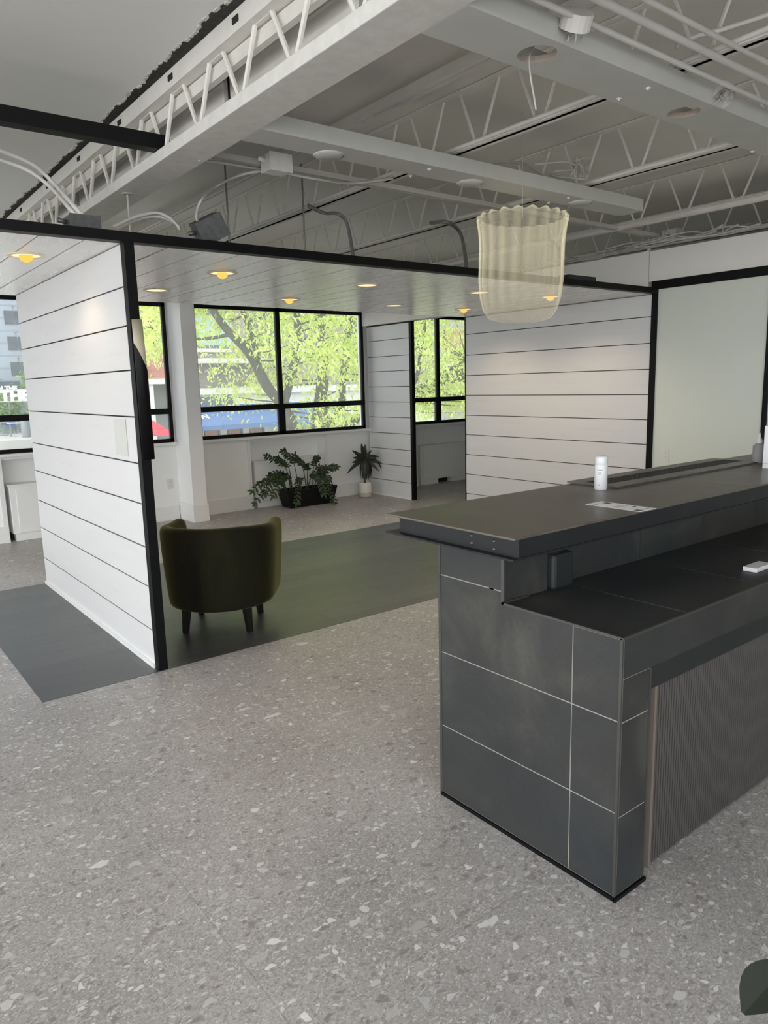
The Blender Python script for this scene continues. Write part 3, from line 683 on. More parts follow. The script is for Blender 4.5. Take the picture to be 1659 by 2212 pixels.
wire('cable', 'thin cable trailing from the girder to the beige junction box', [P(430, 346, Z=2.6), P(480, 352, Z=2.64), P(540, 362, Z=2.66), P(580, 368, Z=2.66)], .007)
# hangers and pipes lying behind the canopy
for lab, x, y, X in (('left', 275, 418, 1.62), ):
    q = P(x, y, Z=2.6); m = MB(); m.lathe([(.028, -.006), (.028, 0)], (q.x, q.y, 2.6), 16, close=True); m.tube([(q.x, q.y, 2.6), (q.x, q.y, 2.25)], .006, 8)
    tag(m.build('hanger_rod', 'cable'), 'threaded hanger rod dropping from the girder bottom', 'hanger')
for k, (x, yt, Yd) in enumerate(((493, 480, 4.6), (655, 450, 4.5), (1127, 520, 4.4))):
    q = P(x, yt, Y=Yd); m = MB(); m.tube([(q.x, q.y, max(q.z, DECK-.01)), (q.x, q.y, 2.25)], .006, 6)
    tag(m.build('hanger_rod', 'darkcable'), ['hanger rod above the canopy near the dented steel box', 'hanger rod above the canopy below the first joist', 'hanger rod seen through the fluted lamp reflection'][k], 'hanger')
m = MB(); m.box(2.2, 3.6, 4.55, 4.85, 2.251, 2.32); m.box(3.7, 4.6, 4.5, 4.7, 2.251, 2.31)
tag(m.build('conduit_tray', 'darkcable'), 'grey metal trays lying on top of the canopy', 'tray')
for k, (zz, yy, xa, xb) in enumerate(((2.62, 5.9, 3.6, 5.75), (2.46, 5.6, 2.9, 5.8), (2.33, 4.2, 1.9, 4.6))):
    pipe('conduit', ['high', 'middle', 'low'][k]+' dark conduit running across above the canopy', [(xa, yy, zz), (xb, yy+.04, zz-.02)], .02, 'darkcable', 'conduit')
m = MB(); q = Vector((4.92, 3.79, 2.262)); m.box(4.72, 5.06, 3.70, 3.80, 2.262, 2.292); tag(m.build('splice_plate', 'darkbox'), 'raised dark splice box on the black beam below the fluted lamp reflection', 'box')
m = MB(); m.box(5.938, 5.962, 3.79, 3.815, 2.585, 2.79); tag(m.build('steel_stub', 'cable'), 'short steel upright on the bulkhead seam', 'post')
rr = random.Random(9); m = MB()
for i in range(6):
    y0 = rr.uniform(2.6, 3.2); m.tube(bez([Vector((5.9+rr.uniform(-.1, .03), y0+k*.25, 2.62+rr.uniform(-.02, .05))) for k in range(5)], 5), .007, 5)
for i in range(5):
    y0 = rr.uniform(3.9, 4.4); m.tube(bez([Vector((5.92+rr.uniform(-.06, .03), y0+k*.3, 2.61+rr.uniform(-.02, .04))) for k in range(5)], 5), .006, 5)
tag(m.build('cable_bundle', 'cable', None, True), 'bundle of painted cables lying along the bulkhead top', 'cables')
sqbox('painted junction box among the cables on the bulkhead', P(1452, 524, X=5.92), .12, .12, .1, 'cable')

# lamp reflected in a glass pane, modelled as an added glowing shade
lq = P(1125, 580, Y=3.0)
lt = thing('lamp_reflection', 'cream fluted lamp reflection modelled as a translucent glowing shade before the canopy beam', 'lamp reflection', lq)
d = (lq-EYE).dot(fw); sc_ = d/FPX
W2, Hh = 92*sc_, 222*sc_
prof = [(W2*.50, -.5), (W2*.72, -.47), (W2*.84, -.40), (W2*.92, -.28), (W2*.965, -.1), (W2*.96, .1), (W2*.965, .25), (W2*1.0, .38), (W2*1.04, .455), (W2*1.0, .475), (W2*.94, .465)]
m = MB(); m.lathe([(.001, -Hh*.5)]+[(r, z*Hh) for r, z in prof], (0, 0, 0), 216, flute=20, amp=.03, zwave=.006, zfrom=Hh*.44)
o = m.build('reflected_shade', 'ghost', None, True); o.parent = lt
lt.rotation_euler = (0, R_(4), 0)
m = MB(); m.tube([(0, 0, Hh*.46), (-.028*(DECK-lq.z), 0, DECK-lq.z)], .0022, 6); o = m.build('added_cord', 'cable'); o.parent = lt; lt.rotation_euler = (0, R_(2), 0)  # added cord, the reflection itself has none
# ================================================================== BAR COUNTER
XE = 1.662; XR = 4.9
bar = thing('bar_counter', 'long dark slate tiled bar counter with a lower work ledge and raised bar top', 'counter', (XE, 1.1, 0))
m = MB(); m.box(1.80, XR, 1.36, 1.835, 0, .79); m.box(XE+.0014, 1.80, 1.1014, 1.835, 0, .7985); m.box(1.80, XR, 1.11, 1.40, .685, .7985)
m.box(XE+.0014, XR, 1.58, 1.835, .79, .99); m.box(XE+.0014, 1.88, 1.5465, 1.6, .79, .99)
m.build('core', 'grout', bar)
m = MB(); m.box(1.81, XR, 1.115, 1.36, .60, .685); m.build('recess_rail', 'darkbox', bar)
m = MB(); g = .0022
# end face tiles
zr = [0.012, .276, .555, .838]
cols = [(1.105, 1.265), (1.265, 1.836)]
for (ya, yb) in cols:
    for za, zb in zip(zr, zr[1:]):
        if ya < 1.2: m.box(XE, XE+.013, ya+g, yb-g, za+g, min(zb, .796)-g)
        else:
            if zb <= .8: m.box(XE, XE+.013, ya+g, yb-g, za+g, zb-g)
            else:
                m.prism([(ya+g, za+g), (yb-g, za+g), (yb-g, zb-g), (1.54, zb-g), (1.54, .796), (ya+g, .796)], 'x', XE, XE+.013)
m.box(XE, XE+.013, 1.545, 1.836-g, .838+g, .995)
# front return pilaster
for za, zb in zip([.012, .26, .55], [.26, .55, .68]): m.box(XE+.012, 1.806, 1.10, 1.112, za+g, zb-g)
m.box(XE+.012, XR, 1.10, 1.112, .68+.0, .796)
m.box(1.799, 1.806, 1.112, 1.36, .0, .68)
# back face
for k in range(6):
    for za, zb in zip([.012, .276, .555, .80], [.276, .555, .80, .995]): m.box(XE+.55*k+g, min(XE+.55*(k+1), XR)-g, 1.834, 1.842, za+g, zb-g)
# ledge top tiles
xs = [XE+.01, 2.0, 2.47, 2.94, 3.41, 3.88, 4.35, 4.82]
for a, c in zip(xs, xs[1:]): m.box(a+g, c-g, 1.105, 1.58, .788, .7995)
for a, c in zip([1.99]+xs[2:], xs[2:]): m.box(a+g, c-g, 1.572, 1.583, .80, .995)
m.box(XE+.006, 1.88, 1.540, 1.547, .802, .995)
m.build('tile_cladding', 'slate', bar)
m = MB(); s = .006
m.box(XE-.002, XE+s, 1.098, 1.106, 0, .80)                                    # near corner
m.box(XE-.002, XE+s, 1.832, 1.844, 0, .995)
m.box(XE-.001, XR, 1.096, 1.104, .796, .803); m.box(XE-.002, XE+s, 1.10, 1.545, .796, .803)
m.box(XE-.002, XE+s, 1.534, 1.546, .796, .995); m.box(XE-.002, XE+.12, 1.534, 1.541, .80, .806)
m.box(1.802, 1.808, 1.098, 1.104, 0, .68)
m.build('edge_strips', 'strip', bar)
m = MB(); m.box(XE-.006, XE+.004, 1.096, 1.84, 0, .012); m.box(XE-.006, 1.812, 1.092, 1.10, 0, .012); m.build('base_strip', 'black', bar)
m = MB(); m.box(1.862, XR, 1.125, 1.14, .01, .617)
x = 1.885
while x < XR-.02: m.tube([(x, 1.125, .012), (x, 1.125, .612)], .0062, 6); x += .014
m.build('fluted_panel', 'fluted', bar)
m = MB(); m.box(1.86, 1.872, 1.116, 1.142, .005, .622); m.build('panel_edge', 'tan', bar)['label'] = 'tan edge strip of the fluted panel'
m = MB(); m.box(1.807, XR, 1.15, 1.36, 0, .68); m.build('recess', 'darkbox', bar)
# bar top
top = bar
m = MB(); m.box(1.516, XR, 1.362, 1.945, 1.053, 1.0605, .002); m.build('bar_top', 'steeltop', bar)
m = MB(); m.box(1.538, 1.546, 1.364, 1.90, .998, 1.053); m.box(1.512, 1.60, 1.362, 1.945, .993, .999)
m.box(1.546, XR, 1.366, 1.374, .999, 1.053); m.box(1.60, XR, 1.362, 1.44, .993, .999); m.box(1.546, XR, 1.893, 1.90, .998, 1.053)
m.box(1.56, XR, 1.40, 1.89, .996, 1.05)
m.build('channel_frame', 'blacksteel', bar)
for x, y in ((1019, 1157), (1019, 1173), (1067, 1169), (1067, 1186)):
    q = P(x, y, X=1.538); m = MB(); m.lathe([(.0005, .006), (.005, .005), (.0065, 0)], (0, 0, 0), 10)
    o = m.build('bolt', 'strip', None, True); o.parent = bar; o.matrix_parent_inverse = parent_inv(bar); o.location = q; o.rotation_euler = (0, -PI/2, 0)
# linear grille on the bar top
g_ = thing('vent_grille', 'low slotted steel grille lying on the bar top behind the white bottle', 'grille', (3.1, 1.84, 1.0605))
m = MB(); X0, X1, Y0, Y1 = 2.52, 3.74, 1.715, 1.965
m.box(X0, X1, Y0, Y0+.075, 1.0605, 1.068); m.box(X0, X1, Y1-.07, Y1, 1.0605, 1.068); m.box(X0, X0+.03, Y0+.075, Y1-.07, 1.0605, 1.068); m.box(X1-.03, X1, Y0+.075, Y1-.07, 1.0605, 1.068)
m.build('frame', 'steeltop', g_)
m = MB(); y = Y0+.08
while y < Y1-.075: m.box(X0+.03, X1-.03, y, y+.009, 1.0605, 1.0675); y += .018
for x in [X0+.03+.06*k for k in range(20)]: m.box(x, x+.01, Y0+.075, Y1-.07, 1.0605, 1.0672)
m.build('slats', 'blacksteel', g_)
# bottle
bt = thing('bottle', 'white cylindrical bottle with a rounded cap standing on the bar top', 'bottle', (2.46, 1.752, 1.0605))
m = MB(); m.lathe([(.0005, 0), (.023, 0), (.0255, .003), (.0255, .098), (.024, .101)], (2.46, 1.752, 1.0605), 32); m.build('body', 'plastic', bt, True)
m = MB(); m.lathe([(.0235, .1005), (.0245, .103), (.0245, .128), (.022, .133), (.0005, .1335)], (2.46, 1.752, 1.0605), 32); m.build('cap', 'plastic', bt, True)
lb = MB(); cdir = math.atan2(-1.752, -2.46)
def arcbox(mm, cx, cy, r, a0, a1, z0, z1, n=6):
    for i in range(n):
        t0 = a0+(a1-a0)*i/n; t1 = a0+(a1-a0)*(i+1)/n
        mm.quad((cx+r*math.cos(t0), cy+r*math.sin(t0), z0), (cx+r*math.cos(t1), cy+r*math.sin(t1), z0), (cx+r*math.cos(t1), cy+r*math.sin(t1), z1), (cx+r*math.cos(t0), cy+r*math.sin(t0), z1))
zb = 1.0605
for a0, a1, z0, z1 in ((-.62, .22, .079, .0825), (-.55, .05, .0715, .073), (-.55, .15, .0675, .069), (-.5, .0, .0635, .065), (-.45, -.15, .019, .022)):
    arcbox(lb, 2.46, 1.752, .0257, cdir+a0, cdir+a1, zb+z0, zb+z1)
lb.build('printing', 'ink', bt)['label'] = 'small grey print lines'
# leaflet
m = MB(); m.box(2.121, 2.214, 1.352, 1.572, 1.0608, 1.0616)
pp = thing('leaflet', 'white printed leaflet lying at the front edge of the bar top', 'paper', (2.17, 1.46, 1.061))
m.build('sheet', 'paper', pp)
m = MB()
for (x0, x1, y0, y1) in ((2.128, 2.15, 1.36, 1.385), (2.16, 2.205, 1.37, 1.374), (2.13, 2.2, 1.45, 1.452), (2.13, 2.2, 1.46, 1.462), (2.13, 2.19, 1.47, 1.472), (2.18, 2.205, 1.52, 1.545), (2.13, 2.165, 1.54, 1.544), (2.185, 2.206, 1.42, 1.43)):
    m.box(x0, x1, y0, y1, 1.0616, 1.06175)
m.build('printing', 'ink', pp)
# white box and spray bottle at the right end
t = thing('white_box', 'tall white box with grey line at the right end of the bar top', 'box', (3.56, 1.6, 1.0605))
q = P(1646, 1012, Z=1.0605)
m = MB(); m.box(q.x, q.x+.14, q.y-.09, q.y, 1.0605, 1.262, .003); m.build('carton', 'plastic', t)
m = MB(); m.box(q.x-.0006, q.x+.14, q.y-.0906, q.y+.0006, 1.086, 1.0875); m.build('printed_line', 'greyplastic', t)
q2 = P(1642, 1001, Z=1.0605)
t = thing('dispenser_bottle', 'grey dispenser bottle with a white nozzle half hidden behind the white box', 'bottle', (q2.x+.02, q2.y+.02, 1.0605))
m = MB(); m.lathe([(.0005, 0), (.027, 0), (.028, .005), (.028, .085), (.012, .1), (.012, .105)], (q2.x+.02, q2.y+.02, 1.0605), 24); m.build('body', 'greyplastic', t, True)
m = MB(); m.lathe([(.014, .1), (.014, .115), (.008, .128), (.006, .15), (.0005, .15)], (q2.x+.02, q2.y+.02, 1.0605), 20); m.build('nozzle', 'plastic', t, True)
q3 = P(1634, 1238, Z=.8)
m = MB(); m.box(q3.x, q3.x+.12, q3.y, q3.y+.05, .8, .816, .002); tag(m.build('card_stack', 'plastic'), 'small white stack of cards on the work ledge at the right edge', 'cards')
m = MB(); m.box(1.885, 1.99, 1.515, 1.57, .8, .925, .012); tag(m.build('outlet_box', 'darkbox', None), 'dark rounded box standing in the corner of the work ledge', 'box')

# ================================================================== ARMCHAIR
ch = thing('armchair', 'olive velvet barrel armchair seen from behind on the dark floor', 'chair', (0, 0, 0))
def ushell():
    A, n = [], 40
    pth = []
    for k in range(6): pth.append((1, .33-.33*k/6, None))
    a = .362
    out = []
    for k in range(5): out.append((a*(1-.0*k), .30-.30*k/5, 0.0))
    for k in range(25):
        t = -PI*k/24; out.append((a*math.cos(t), -.0+.355*math.sin(t), 0))
    for k in range(1, 6): out.append((-a, .30*k/5, 0))
    return out
path = ushell()
m = MB(); sec = []
for i, (px_, py_, _) in enumerate(path):
    if i == 0: tdir = Vector((0, -1))
    elif i == len(path)-1: tdir = Vector((0, 1))
    else: tdir = Vector((path[i+1][0]-path[i-1][0], path[i+1][1]-path[i-1][1])).normalized()
    nrm = Vector((-tdir.y, tdir.x))
    if nrm.dot(Vector((px_, py_-.05))) < 0: nrm = -nrm
    back = max(0, min(1, (-py_+.1)/.4)); H = .648+.032*back
    prof = [(-.034, .165), (-.03, .172), (-.018, .30), (-.004, .50), (.0, H-.05), (-.004, H-.015), (-.022, H), (-.05, H+.003), (-.075, H-.012), (-.085, H-.045), (-.092, .45), (-.10, .36), (-.10, .165)]
    ring = []
    for off, z in prof: ring.append(m.bm.verts.new((px_+nrm.x*off, py_+nrm.y*off, z)))
    sec.append(ring)
for a, c in zip(sec, sec[1:]):
    for k in range(len(a)-1): m._f([a[k], a[k+1], c[k+1], c[k]])
    m._f([a[-1], a[0], c[0], c[-1]])
m._f(sec[0]); m._f(sec[-1][::-1])
sh = m.build('back_shell', 'velvet', ch, True, subsurf=1)
m = MB(); bo = [(.28*math.cos(-PI*k/24), .27*math.sin(-PI*k/24)) for k in range(25)]+[(-.275, .285), (.275, .285)]
m.prism(bo, 'z', .172, .36); m.build('seat_base', 'velvet', ch)
m = MB(); bo = [(.265*math.cos(-PI*k/16), .25*math.sin(-PI*k/16)) for k in range(17)]+[(-.265, .28), (.265, .28)]
for s_, z0 in ((1, .36),):
    A = []
    for sc2, z in ((.97, .36), (1.0, .38), (1.0, .43), (.96, .455), (.80, .465)):
        A.append([m.bm.verts.new((x*sc2, y*sc2+.01, z)) for x, y in bo])
    for a, c in zip(A, A[1:]):
        for k in range(len(a)): m._f([a[k], a[(k+1) % len(a)], c[(k+1) % len(a)], c[k]])
    m._f(A[0][::-1]); m._f(A[-1])
m.build('seat_cushion', 'velvet', ch, True)
for lx, ly in ((.2, -.19), (-.2, -.19), (.2, .19), (-.2, .19)):
    m = MB(); tx, ty = lx*.93, ly*.93
    m.tube([(tx, ty, .18), (lx, ly, 0.001)], [.033, .021], 4); m.build('leg', 'legwood', ch)
ch.location = (1.94, 4.22, 0.0015); ch.rotation_euler = (0, 0, -math.atan2(.62, .78))

# ================================================================== RADIATOR COVERS
def radiator(lab, x0, x1):
    t = thing('radiator_cover', lab, 'radiator cover', ((x0+x1)/2, 8.2, 0))
    m = MB(); m.box(x0+.01, x1, 8.10, 8.29, .075, .565, .004); m.build('cabinet', 'trimwhite', t)
    m = MB(); m.box(x0, x1, 8.085, 8.295, .56, .585, .005); m.build('top', 'trimwhite', t)
    m = MB(); m.box(x0+.07, x1-.03, 8.092, 8.1, .085, .53, .002); m.build('front_panel', 'trimwhite', t)
    for xa in (x0+.03, x1-.42): m = MB(); m.box(xa, xa+.34, 8.115, 8.28, 0, .075); m.build('foot', 'trimwhite', t)
    m = MB(); m.box(x0+.01, x1, 8.2, 8.29, 0.001, .075); m.build('shadow_gap', 'slot', t)
radiator('white radiator cover at the left edge below the window', 1.47, 2.54)
radiator('white radiator cover behind the black trough planter', 4.255, 5.295)
radiator('white radiator cover seen past the narrow plank stub wall', 6.965, 8.02)

# ================================================================== PLANTS
def leaf(m, base, d, n, ln, w, fold=.15, droop=0.0, segs=4):
    """blade from base along d, with normal n"""
    d = d.normalized(); s = d.cross(n).normalized(); n = s.cross(d)
    prev = None
    for i in range(segs+1):
        t = i/segs; ww = w*math.sin(PI*min(.98, .08+t*.92))**.8
        c = base+d*ln*t+Vector((0, 0, -droop*t*t*ln))
        row = [m.bm.verts.new(c+s*ww/2+n*fold*ww), m.bm.verts.new(c), m.bm.verts.new(c-s*ww/2+n*fold*ww)]
        if prev:
            m._f([prev[0], prev[1], row[1], row[0]]); m._f([prev[1], prev[2], row[2], row[1]])
        prev = row
pl = thing('potted_plant', 'dark leafy plant with arching stems in a black trough planter', 'plant', (4.87, 7.87, 0))
m = MB()
v0 = [(4.56, 7.76), (5.18, 7.76), (5.18, 7.98), (4.56, 7.98)]; v1 = [(4.50, 7.74), (5.24, 7.74), (5.24, 8.0), (4.50, 8.0)]
A = [m.bm.verts.new((x, y, 0)) for x, y in v0]; B = [m.bm.verts.new((x, y, .205)) for x, y in v1]
C = [m.bm.verts.new((x, y, .225)) for x, y in v1]; D = [m.bm.verts.new((x+(.015 if x < 4.8 else -.015), y+(.015 if y < 7.9 else -.015), .225)) for x, y in v1]
E_ = [m.bm.verts.new((x+(.015 if x < 4.8 else -.015), y+(.015 if y < 7.9 else -.015), .17)) for x, y in v1]
m._f(A[::-1])
for U, V in ((A, B), (B, C), (C, D), (D, E_)):
    for i in range(4): m._f([U[i], U[(i+1) % 4], V[(i+1) % 4], V[i]])
m.build('planter', 'potblack', pl)
m = MB(); m.box(4.515, 5.225, 7.755, 7.985, .16, .19); m.build('soil', 'soil', pl)
rr = random.Random(21)
# (start x, tip px) tips read off the photo
tips = [((598, 990), .62), ((577, 985), .55), ((636, 985), .75), ((612, 975), .7), ((560, 1045), .5), ((547, 1060), .45), ((552, 1085), .4), ((585, 1030), .6),
        ((684, 990), .6), ((725, 1008), .6), ((712, 1035), .5), ((722, 1085), .4), ((700, 1065), .4), ((640, 1085), .25), ((660, 1005), .6), ((570, 1065), .5), ((590, 1070), .4), ((700, 1020), .5)]
for k, ((tx, ty), _) in enumerate(tips):
    yd = rr.uniform(7.66, 7.95) if ty < 1050 else rr.uniform(7.55, 7.75)
    tip = P(tx, ty, Y=yd)
    base = Vector((4.87+(tip.x-4.87)*.45+rr.uniform(-.05, .05), 7.87+rr.uniform(-.05, .05), .19)); base.x = max(4.56, min(5.18, base.x))
    mid = (base+tip)/2+Vector(((base.x-tip.x)*.18, 0, .10 if tip.z > .35 else .22))
    pts = bez([base, mid, tip], 8)
    m = MB(); m.tube(pts, [.007-.005*i/(len(pts)-1) for i in range(len(pts))], 5); st = m.build('stem', 'stem', pl, True)
    m = MB(); n0 = 8 if tip.z > .4 else 5
    for i in range(n0, len(pts)):
        tdir = (pts[min(i+1, len(pts)-1)]-pts[i-1]).normalized()
        side = tdir.cross(Vector((-.5+rr.uniform(-.3, .3), -.8, rr.uniform(0, .5)))).normalized()
        for sgn in (-1, 1):
            dd = (tdir*.65+side*sgn+Vector((0, rr.uniform(-.35, .1), rr.uniform(-.15, .15)))).normalized()
            leaf(m, pts[i], dd, Vector((-.5, -.8, .6)), rr.uniform(.045, .075), rr.uniform(.022, .032), .12, rr.uniform(.0, .35), 3)
    leaf(m, pts[-1], (pts[-1]-pts[-3]), Vector((0, -1, .3)), .07, .03, .1, .2, 3)
    m.build('leaflets', 'zzleaf', st)
dp = thing('potted_plant', 'small strap leaved plant in a white ribbed pot in the corner', 'plant', (5.78, 7.87, 0))
m = MB(); cc = (5.78, 7.87, 0); m.lathe([(.0005, .001), (.084, .001), (.088, .01), (.088, .06)], cc, 36); m.build('pot_base', 'potbase', dp, True)
m = MB(); m.lathe([(.088, .06), (.09, .07), (.09, .192), (.086, .198), (.08, .195), (.078, .17)], cc, 72, flute=24, amp=.008); m.build('pot', 'potwhite', dp, True)
m = MB(); m.lathe([(.0005, .172), (.079, .172)], cc, 24); m.build('soil', 'soil', dp)
m = MB(); m.tube([(5.78, 7.87, .17), (5.785, 7.868, .3), (5.79, 7.865, .50)], .011, 8); m.build('cane', 'cane', dp, True)
m = MB(); rr = random.Random(3); top_ = Vector((5.79, 7.865, .49))
vr, vn = Vector((.81, -.59, 0)), Vector((-.59, -.81, .15))
for k in range(12):
    an = R_(-15+210*k/11)+rr.uniform(-.15, .15)
    dd = vr*math.cos(an)+Vector((0, 0, math.sin(an)))+vn*rr.uniform(-.45, .55)
    leaf(m, top_, dd, vn+Vector((rr.uniform(-.5, .5), rr.uniform(-.3, .3), rr.uniform(0, .4))), rr.uniform(.19, .27), rr.uniform(.05, .066), .1, rr.uniform(.1, .55)*abs(math.cos(an)), 5)
for k in range(13):
    a = 2*PI*k/13+rr.uniform(-.2, .2); r = .045
    pts = [top_+Vector((0, 0, -.02)), top_+Vector((math.cos(a)*.07, math.sin(a)*.05-.01, -.02)), top_+Vector((math.cos(a)*.085, math.sin(a)*.07-.015, -.13)), top_+Vector((math.cos(a)*.075, math.sin(a)*.06-.015, -.22-rr.uniform(0, .06)))]
    pts = bez(pts, 3); s = Vector((-math.sin(a), math.cos(a), 0)); prev = None
    for i, p_ in enumerate(pts):
        ww = .042*math.sin(PI*min(.97, .12+.88*i/(len(pts)-1)))+.002
        row = [m.bm.verts.new(p_+s*ww/2), m.bm.verts.new(p_-s*ww/2)]
        if prev: m._f([prev[0], prev[1], row[1], row[0]])
        prev = row
bent = [top_, top_+Vector((.10, -.03, .0)), top_+Vector((.17, -.05, -.03)), top_+Vector((.235, -.06, -.12))]
prev = None
for p_ in bez(bent, 4):
    row = [m.bm.verts.new(p_+Vector((0, 0, .012))), m.bm.verts.new(p_+Vector((0, .01, -.012)))]
    if prev: m._f([prev[0], prev[1], row[1], row[0]])
    prev = row
m.build('leaves', 'dracleaf', dp)

# ================================================================== SMALL WALL FITTINGS
def outlet(lab, q, ax):
    t = thing('wall_outlet', lab, 'outlet', q)
    def bx(a0, a1, z0, z1, d0, d1):
        m = MB()
        if ax == 'y': m.box(q.x+a0, q.x+a1, q.y-d1, q.y-d0, q.z+z0, q.z+z1, .002 if d1 > .004 else 0)
        else: m.box(q.x-d1, q.x-d0, q.y+a0, q.y+a1, q.z+z0, q.z+z1, .002 if d1 > .004 else 0)
        return m
    bx(-.036, .036, -.058, .058, 0, .007).build('cover_plate', 'offplastic', t)
    for z in (-.021, .021):
        o = bx(-.017, .017, z-.014, z+.014, .007, .0085).build('socket', 'offplastic', t)
        m = MB()
        for a in (-.007, .007):
            if ax == 'y': m.box(q.x+a-.0012, q.x+a+.0012, q.y-.0092, q.y-.0084, q.z+z-.004, q.z+z+.006)
            else: m.box(q.x-.0092, q.x-.0084, q.y+a-.0012, q.y+a+.0012, q.z+z-.004, q.z+z+.006)
        m.build('slots', 'slot', o)
outlet('white duplex outlet on the wall left of the column', P(368, 1045, Y=WY), 'y')
outlet('white duplex outlet on the smooth wall above the bar top', P(1437, 983, X=5.955), 'x')
m = MB(); m.box(1.3075, 1.3095, 3.912, 4.105, 1.150, 1.347); tag(m.build('tape_patch', 'tape'), 'faint greyish square patch stuck on the plank partition near the black post', 'patch')
# tall half tube sconce on the post
sn = thing('wall_sconce', 'tall black half tube sconce with cream open top fixed to the black post', 'sconce', (1.345, 3.70, 1.5))
def half(m, r, z0, z1, cut, n=16, cxs=1.342, cyy=3.705):
    pass
m = MB(); cxs, cyy, r = 1.338, 3.69, .030
ang = [PI*.0+2*PI*k/20 for k in range(20)]
zt = lambda a: 1.655+.10*math.cos(a-.4)*0+(.09*math.cos(a+2.4))
lo = [m.bm.verts.new((cxs+r*1.05*math.cos(a), cyy+r*.6*math.sin(a), 1.147)) for a in ang]
hi = [m.bm.verts.new((cxs+r*math.cos(a), cyy+r*.6*math.sin(a), 1.66-.07*math.cos(a))) for a in ang]
for k in range(20): m._f([lo[k], lo[(k+1) % 20], hi[(k+1) % 20], hi[k]])
m._f(lo[::-1]); m.build('tube', 'black', sn, True)
m = MB()
lo = [m.bm.verts.new((cxs+r*.97*math.cos(a), cyy+r*.57*math.sin(a), 1.66-.07*math.cos(a)-.01)) for a in ang]
hi = [m.bm.verts.new((cxs-.004+r*.86*math.cos(a), cyy+r*.6*math.sin(a), 1.845)) for a in ang]
h2_ = [m.bm.verts.new((cxs-.004+r*.78*math.cos(a), cyy+r*.5*math.sin(a), 1.84)) for a in ang]
h3_ = [m.bm.verts.new((cxs-.004+r*.7*math.cos(a), cyy+r*.5*math.sin(a), 1.70)) for a in ang]
for U, V in ((lo, hi), (hi, h2_), (h2_, h3_)):
    for k in range(20): m._f([U[k], U[(k+1) % 20], V[(k+1) % 20], V[k]])
m.build('shade', 'sconcewhite', sn, True)['label'] = 'cream upper shade'
# canopy lamps
cl = [((56, 552), 1), ((338, 627), 0), ((480, 590), 1), ((793, 616), 0), ((625, 647), 1), ((850, 660), 0), ((1035, 632), 0), ((1002, 668), 1), ((1189, 641), 1)]
nmz = ['recessed lamp with drooping amber bulb left of the plank partition', 'flush pale recessed lamp right beside the partition post', 'recessed lamp with drooping amber bulb above the armchair',
       'flush pale recessed lamp in the front row at the canopy middle', 'recessed lamp with drooping amber bulb above the large window', 'flush pale recessed lamp in the rear row right of the large window',
       'flush pale recessed lamp in the front row left of the fluted lamp reflection', 'recessed lamp with drooping amber bulb above the far bay window', 'recessed lamp with drooping amber bulb behind the fluted lamp reflection']
for ((x, y), drop), lab in zip(cl, nmz):
    q = P(x, y, Z=2.214)
    t = thing('recessed_lamp', lab, 'lamp', q, 'recessed lamps in the board canopy')
    m = MB(); m.lathe([(.092, 2.2175), (.095, 2.2125), (.09, 2.2095), (.072, 2.2105), (.07, 2.2145)], (q.x, q.y, 0), 32); m.build('trim_ring', 'trimring', t, True)
    m = MB(); m.lathe([(.0005, 2.2135), (.071, 2.2135)], (q.x, q.y, 0), 24); m.build('lens', 'lens', t)
    if drop:
        m = MB(); m.lathe([(.034, 2.2135), (.035, 2.204), (.028, 2.190), (.014, 2.181), (.0005, 2.179)], (q.x, q.y, 0), 20); m.build('bulb', 'bulb', t, True)
    ld = bpy.data.lights.new('lamp_light', 'SPOT'); ld.energy = (5 if x < 100 else 15) if drop else 13; ld.color = (1, .8, .56) if drop else (1, .87, .7); ld.spot_size = R_(150); ld.spot_blend = .6; ld.shadow_soft_size = .05
    lo_ = bpy.data.objects.new('lamp_light', ld); COL.objects.link(lo_); lo_.location = (q.x, q.y, 2.16)
# leafy plant standing beside the viewer, one leaf reaching into the corner
pb = P(1900, 2230, Z=0); t = thing('potted_plant', 'plant outside the lower right corner, only a dark broad leaf showing', 'plant', pb)
m = MB(); m.lathe([(.0005, 0), (.07, 0), (.09, .16), (.08, .16), (.078, .14), (.0005, .14)], pb, 28); m.build('pot', 'potblack', t, True)
tp = P(1606, 2190, Z=.25); kp = P(1700, 2085, Z=.32)
for k, (q, w_) in enumerate(((tp, .095), (pb+Vector((.2, .12, .5)), .09), (pb+Vector((.15, -.2, .45)), .09), (pb+Vector((-.02, .1, .62)), .09), (P(1690, 2240, Z=.2), .08))):
    b0 = pb+Vector((0, 0, .14)); kn = b0+(q-b0)*.45+Vector((0, 0, .1)) if k else kp; m = MB(); m.tube(bez([b0, kn, kn+(q-kn)*.15], 5), .004, 6); st = m.build('stem', 'stem', t, True)
    m = MB(); leaf(m, kn, q-kn, Vector((0, 0, 1)), (q-kn).length, w_, .1, 0.0, 8); m.build('leaf', 'dracleaf', st)
# ================================================================== OUTSIDE
GZ = -2.2
m = MB(); m.box(-60, 90, 8.5, 120, GZ-.2, GZ); m.box(-60, -7.1, -50, 8.5, GZ-.2, GZ); struct(m.build('street', 'street'), 'pale paved street and plaza outside the windows, with added unseen bounce ground at the left', 'street')  # left slab is unseen, added to bounce light up to the ceilings
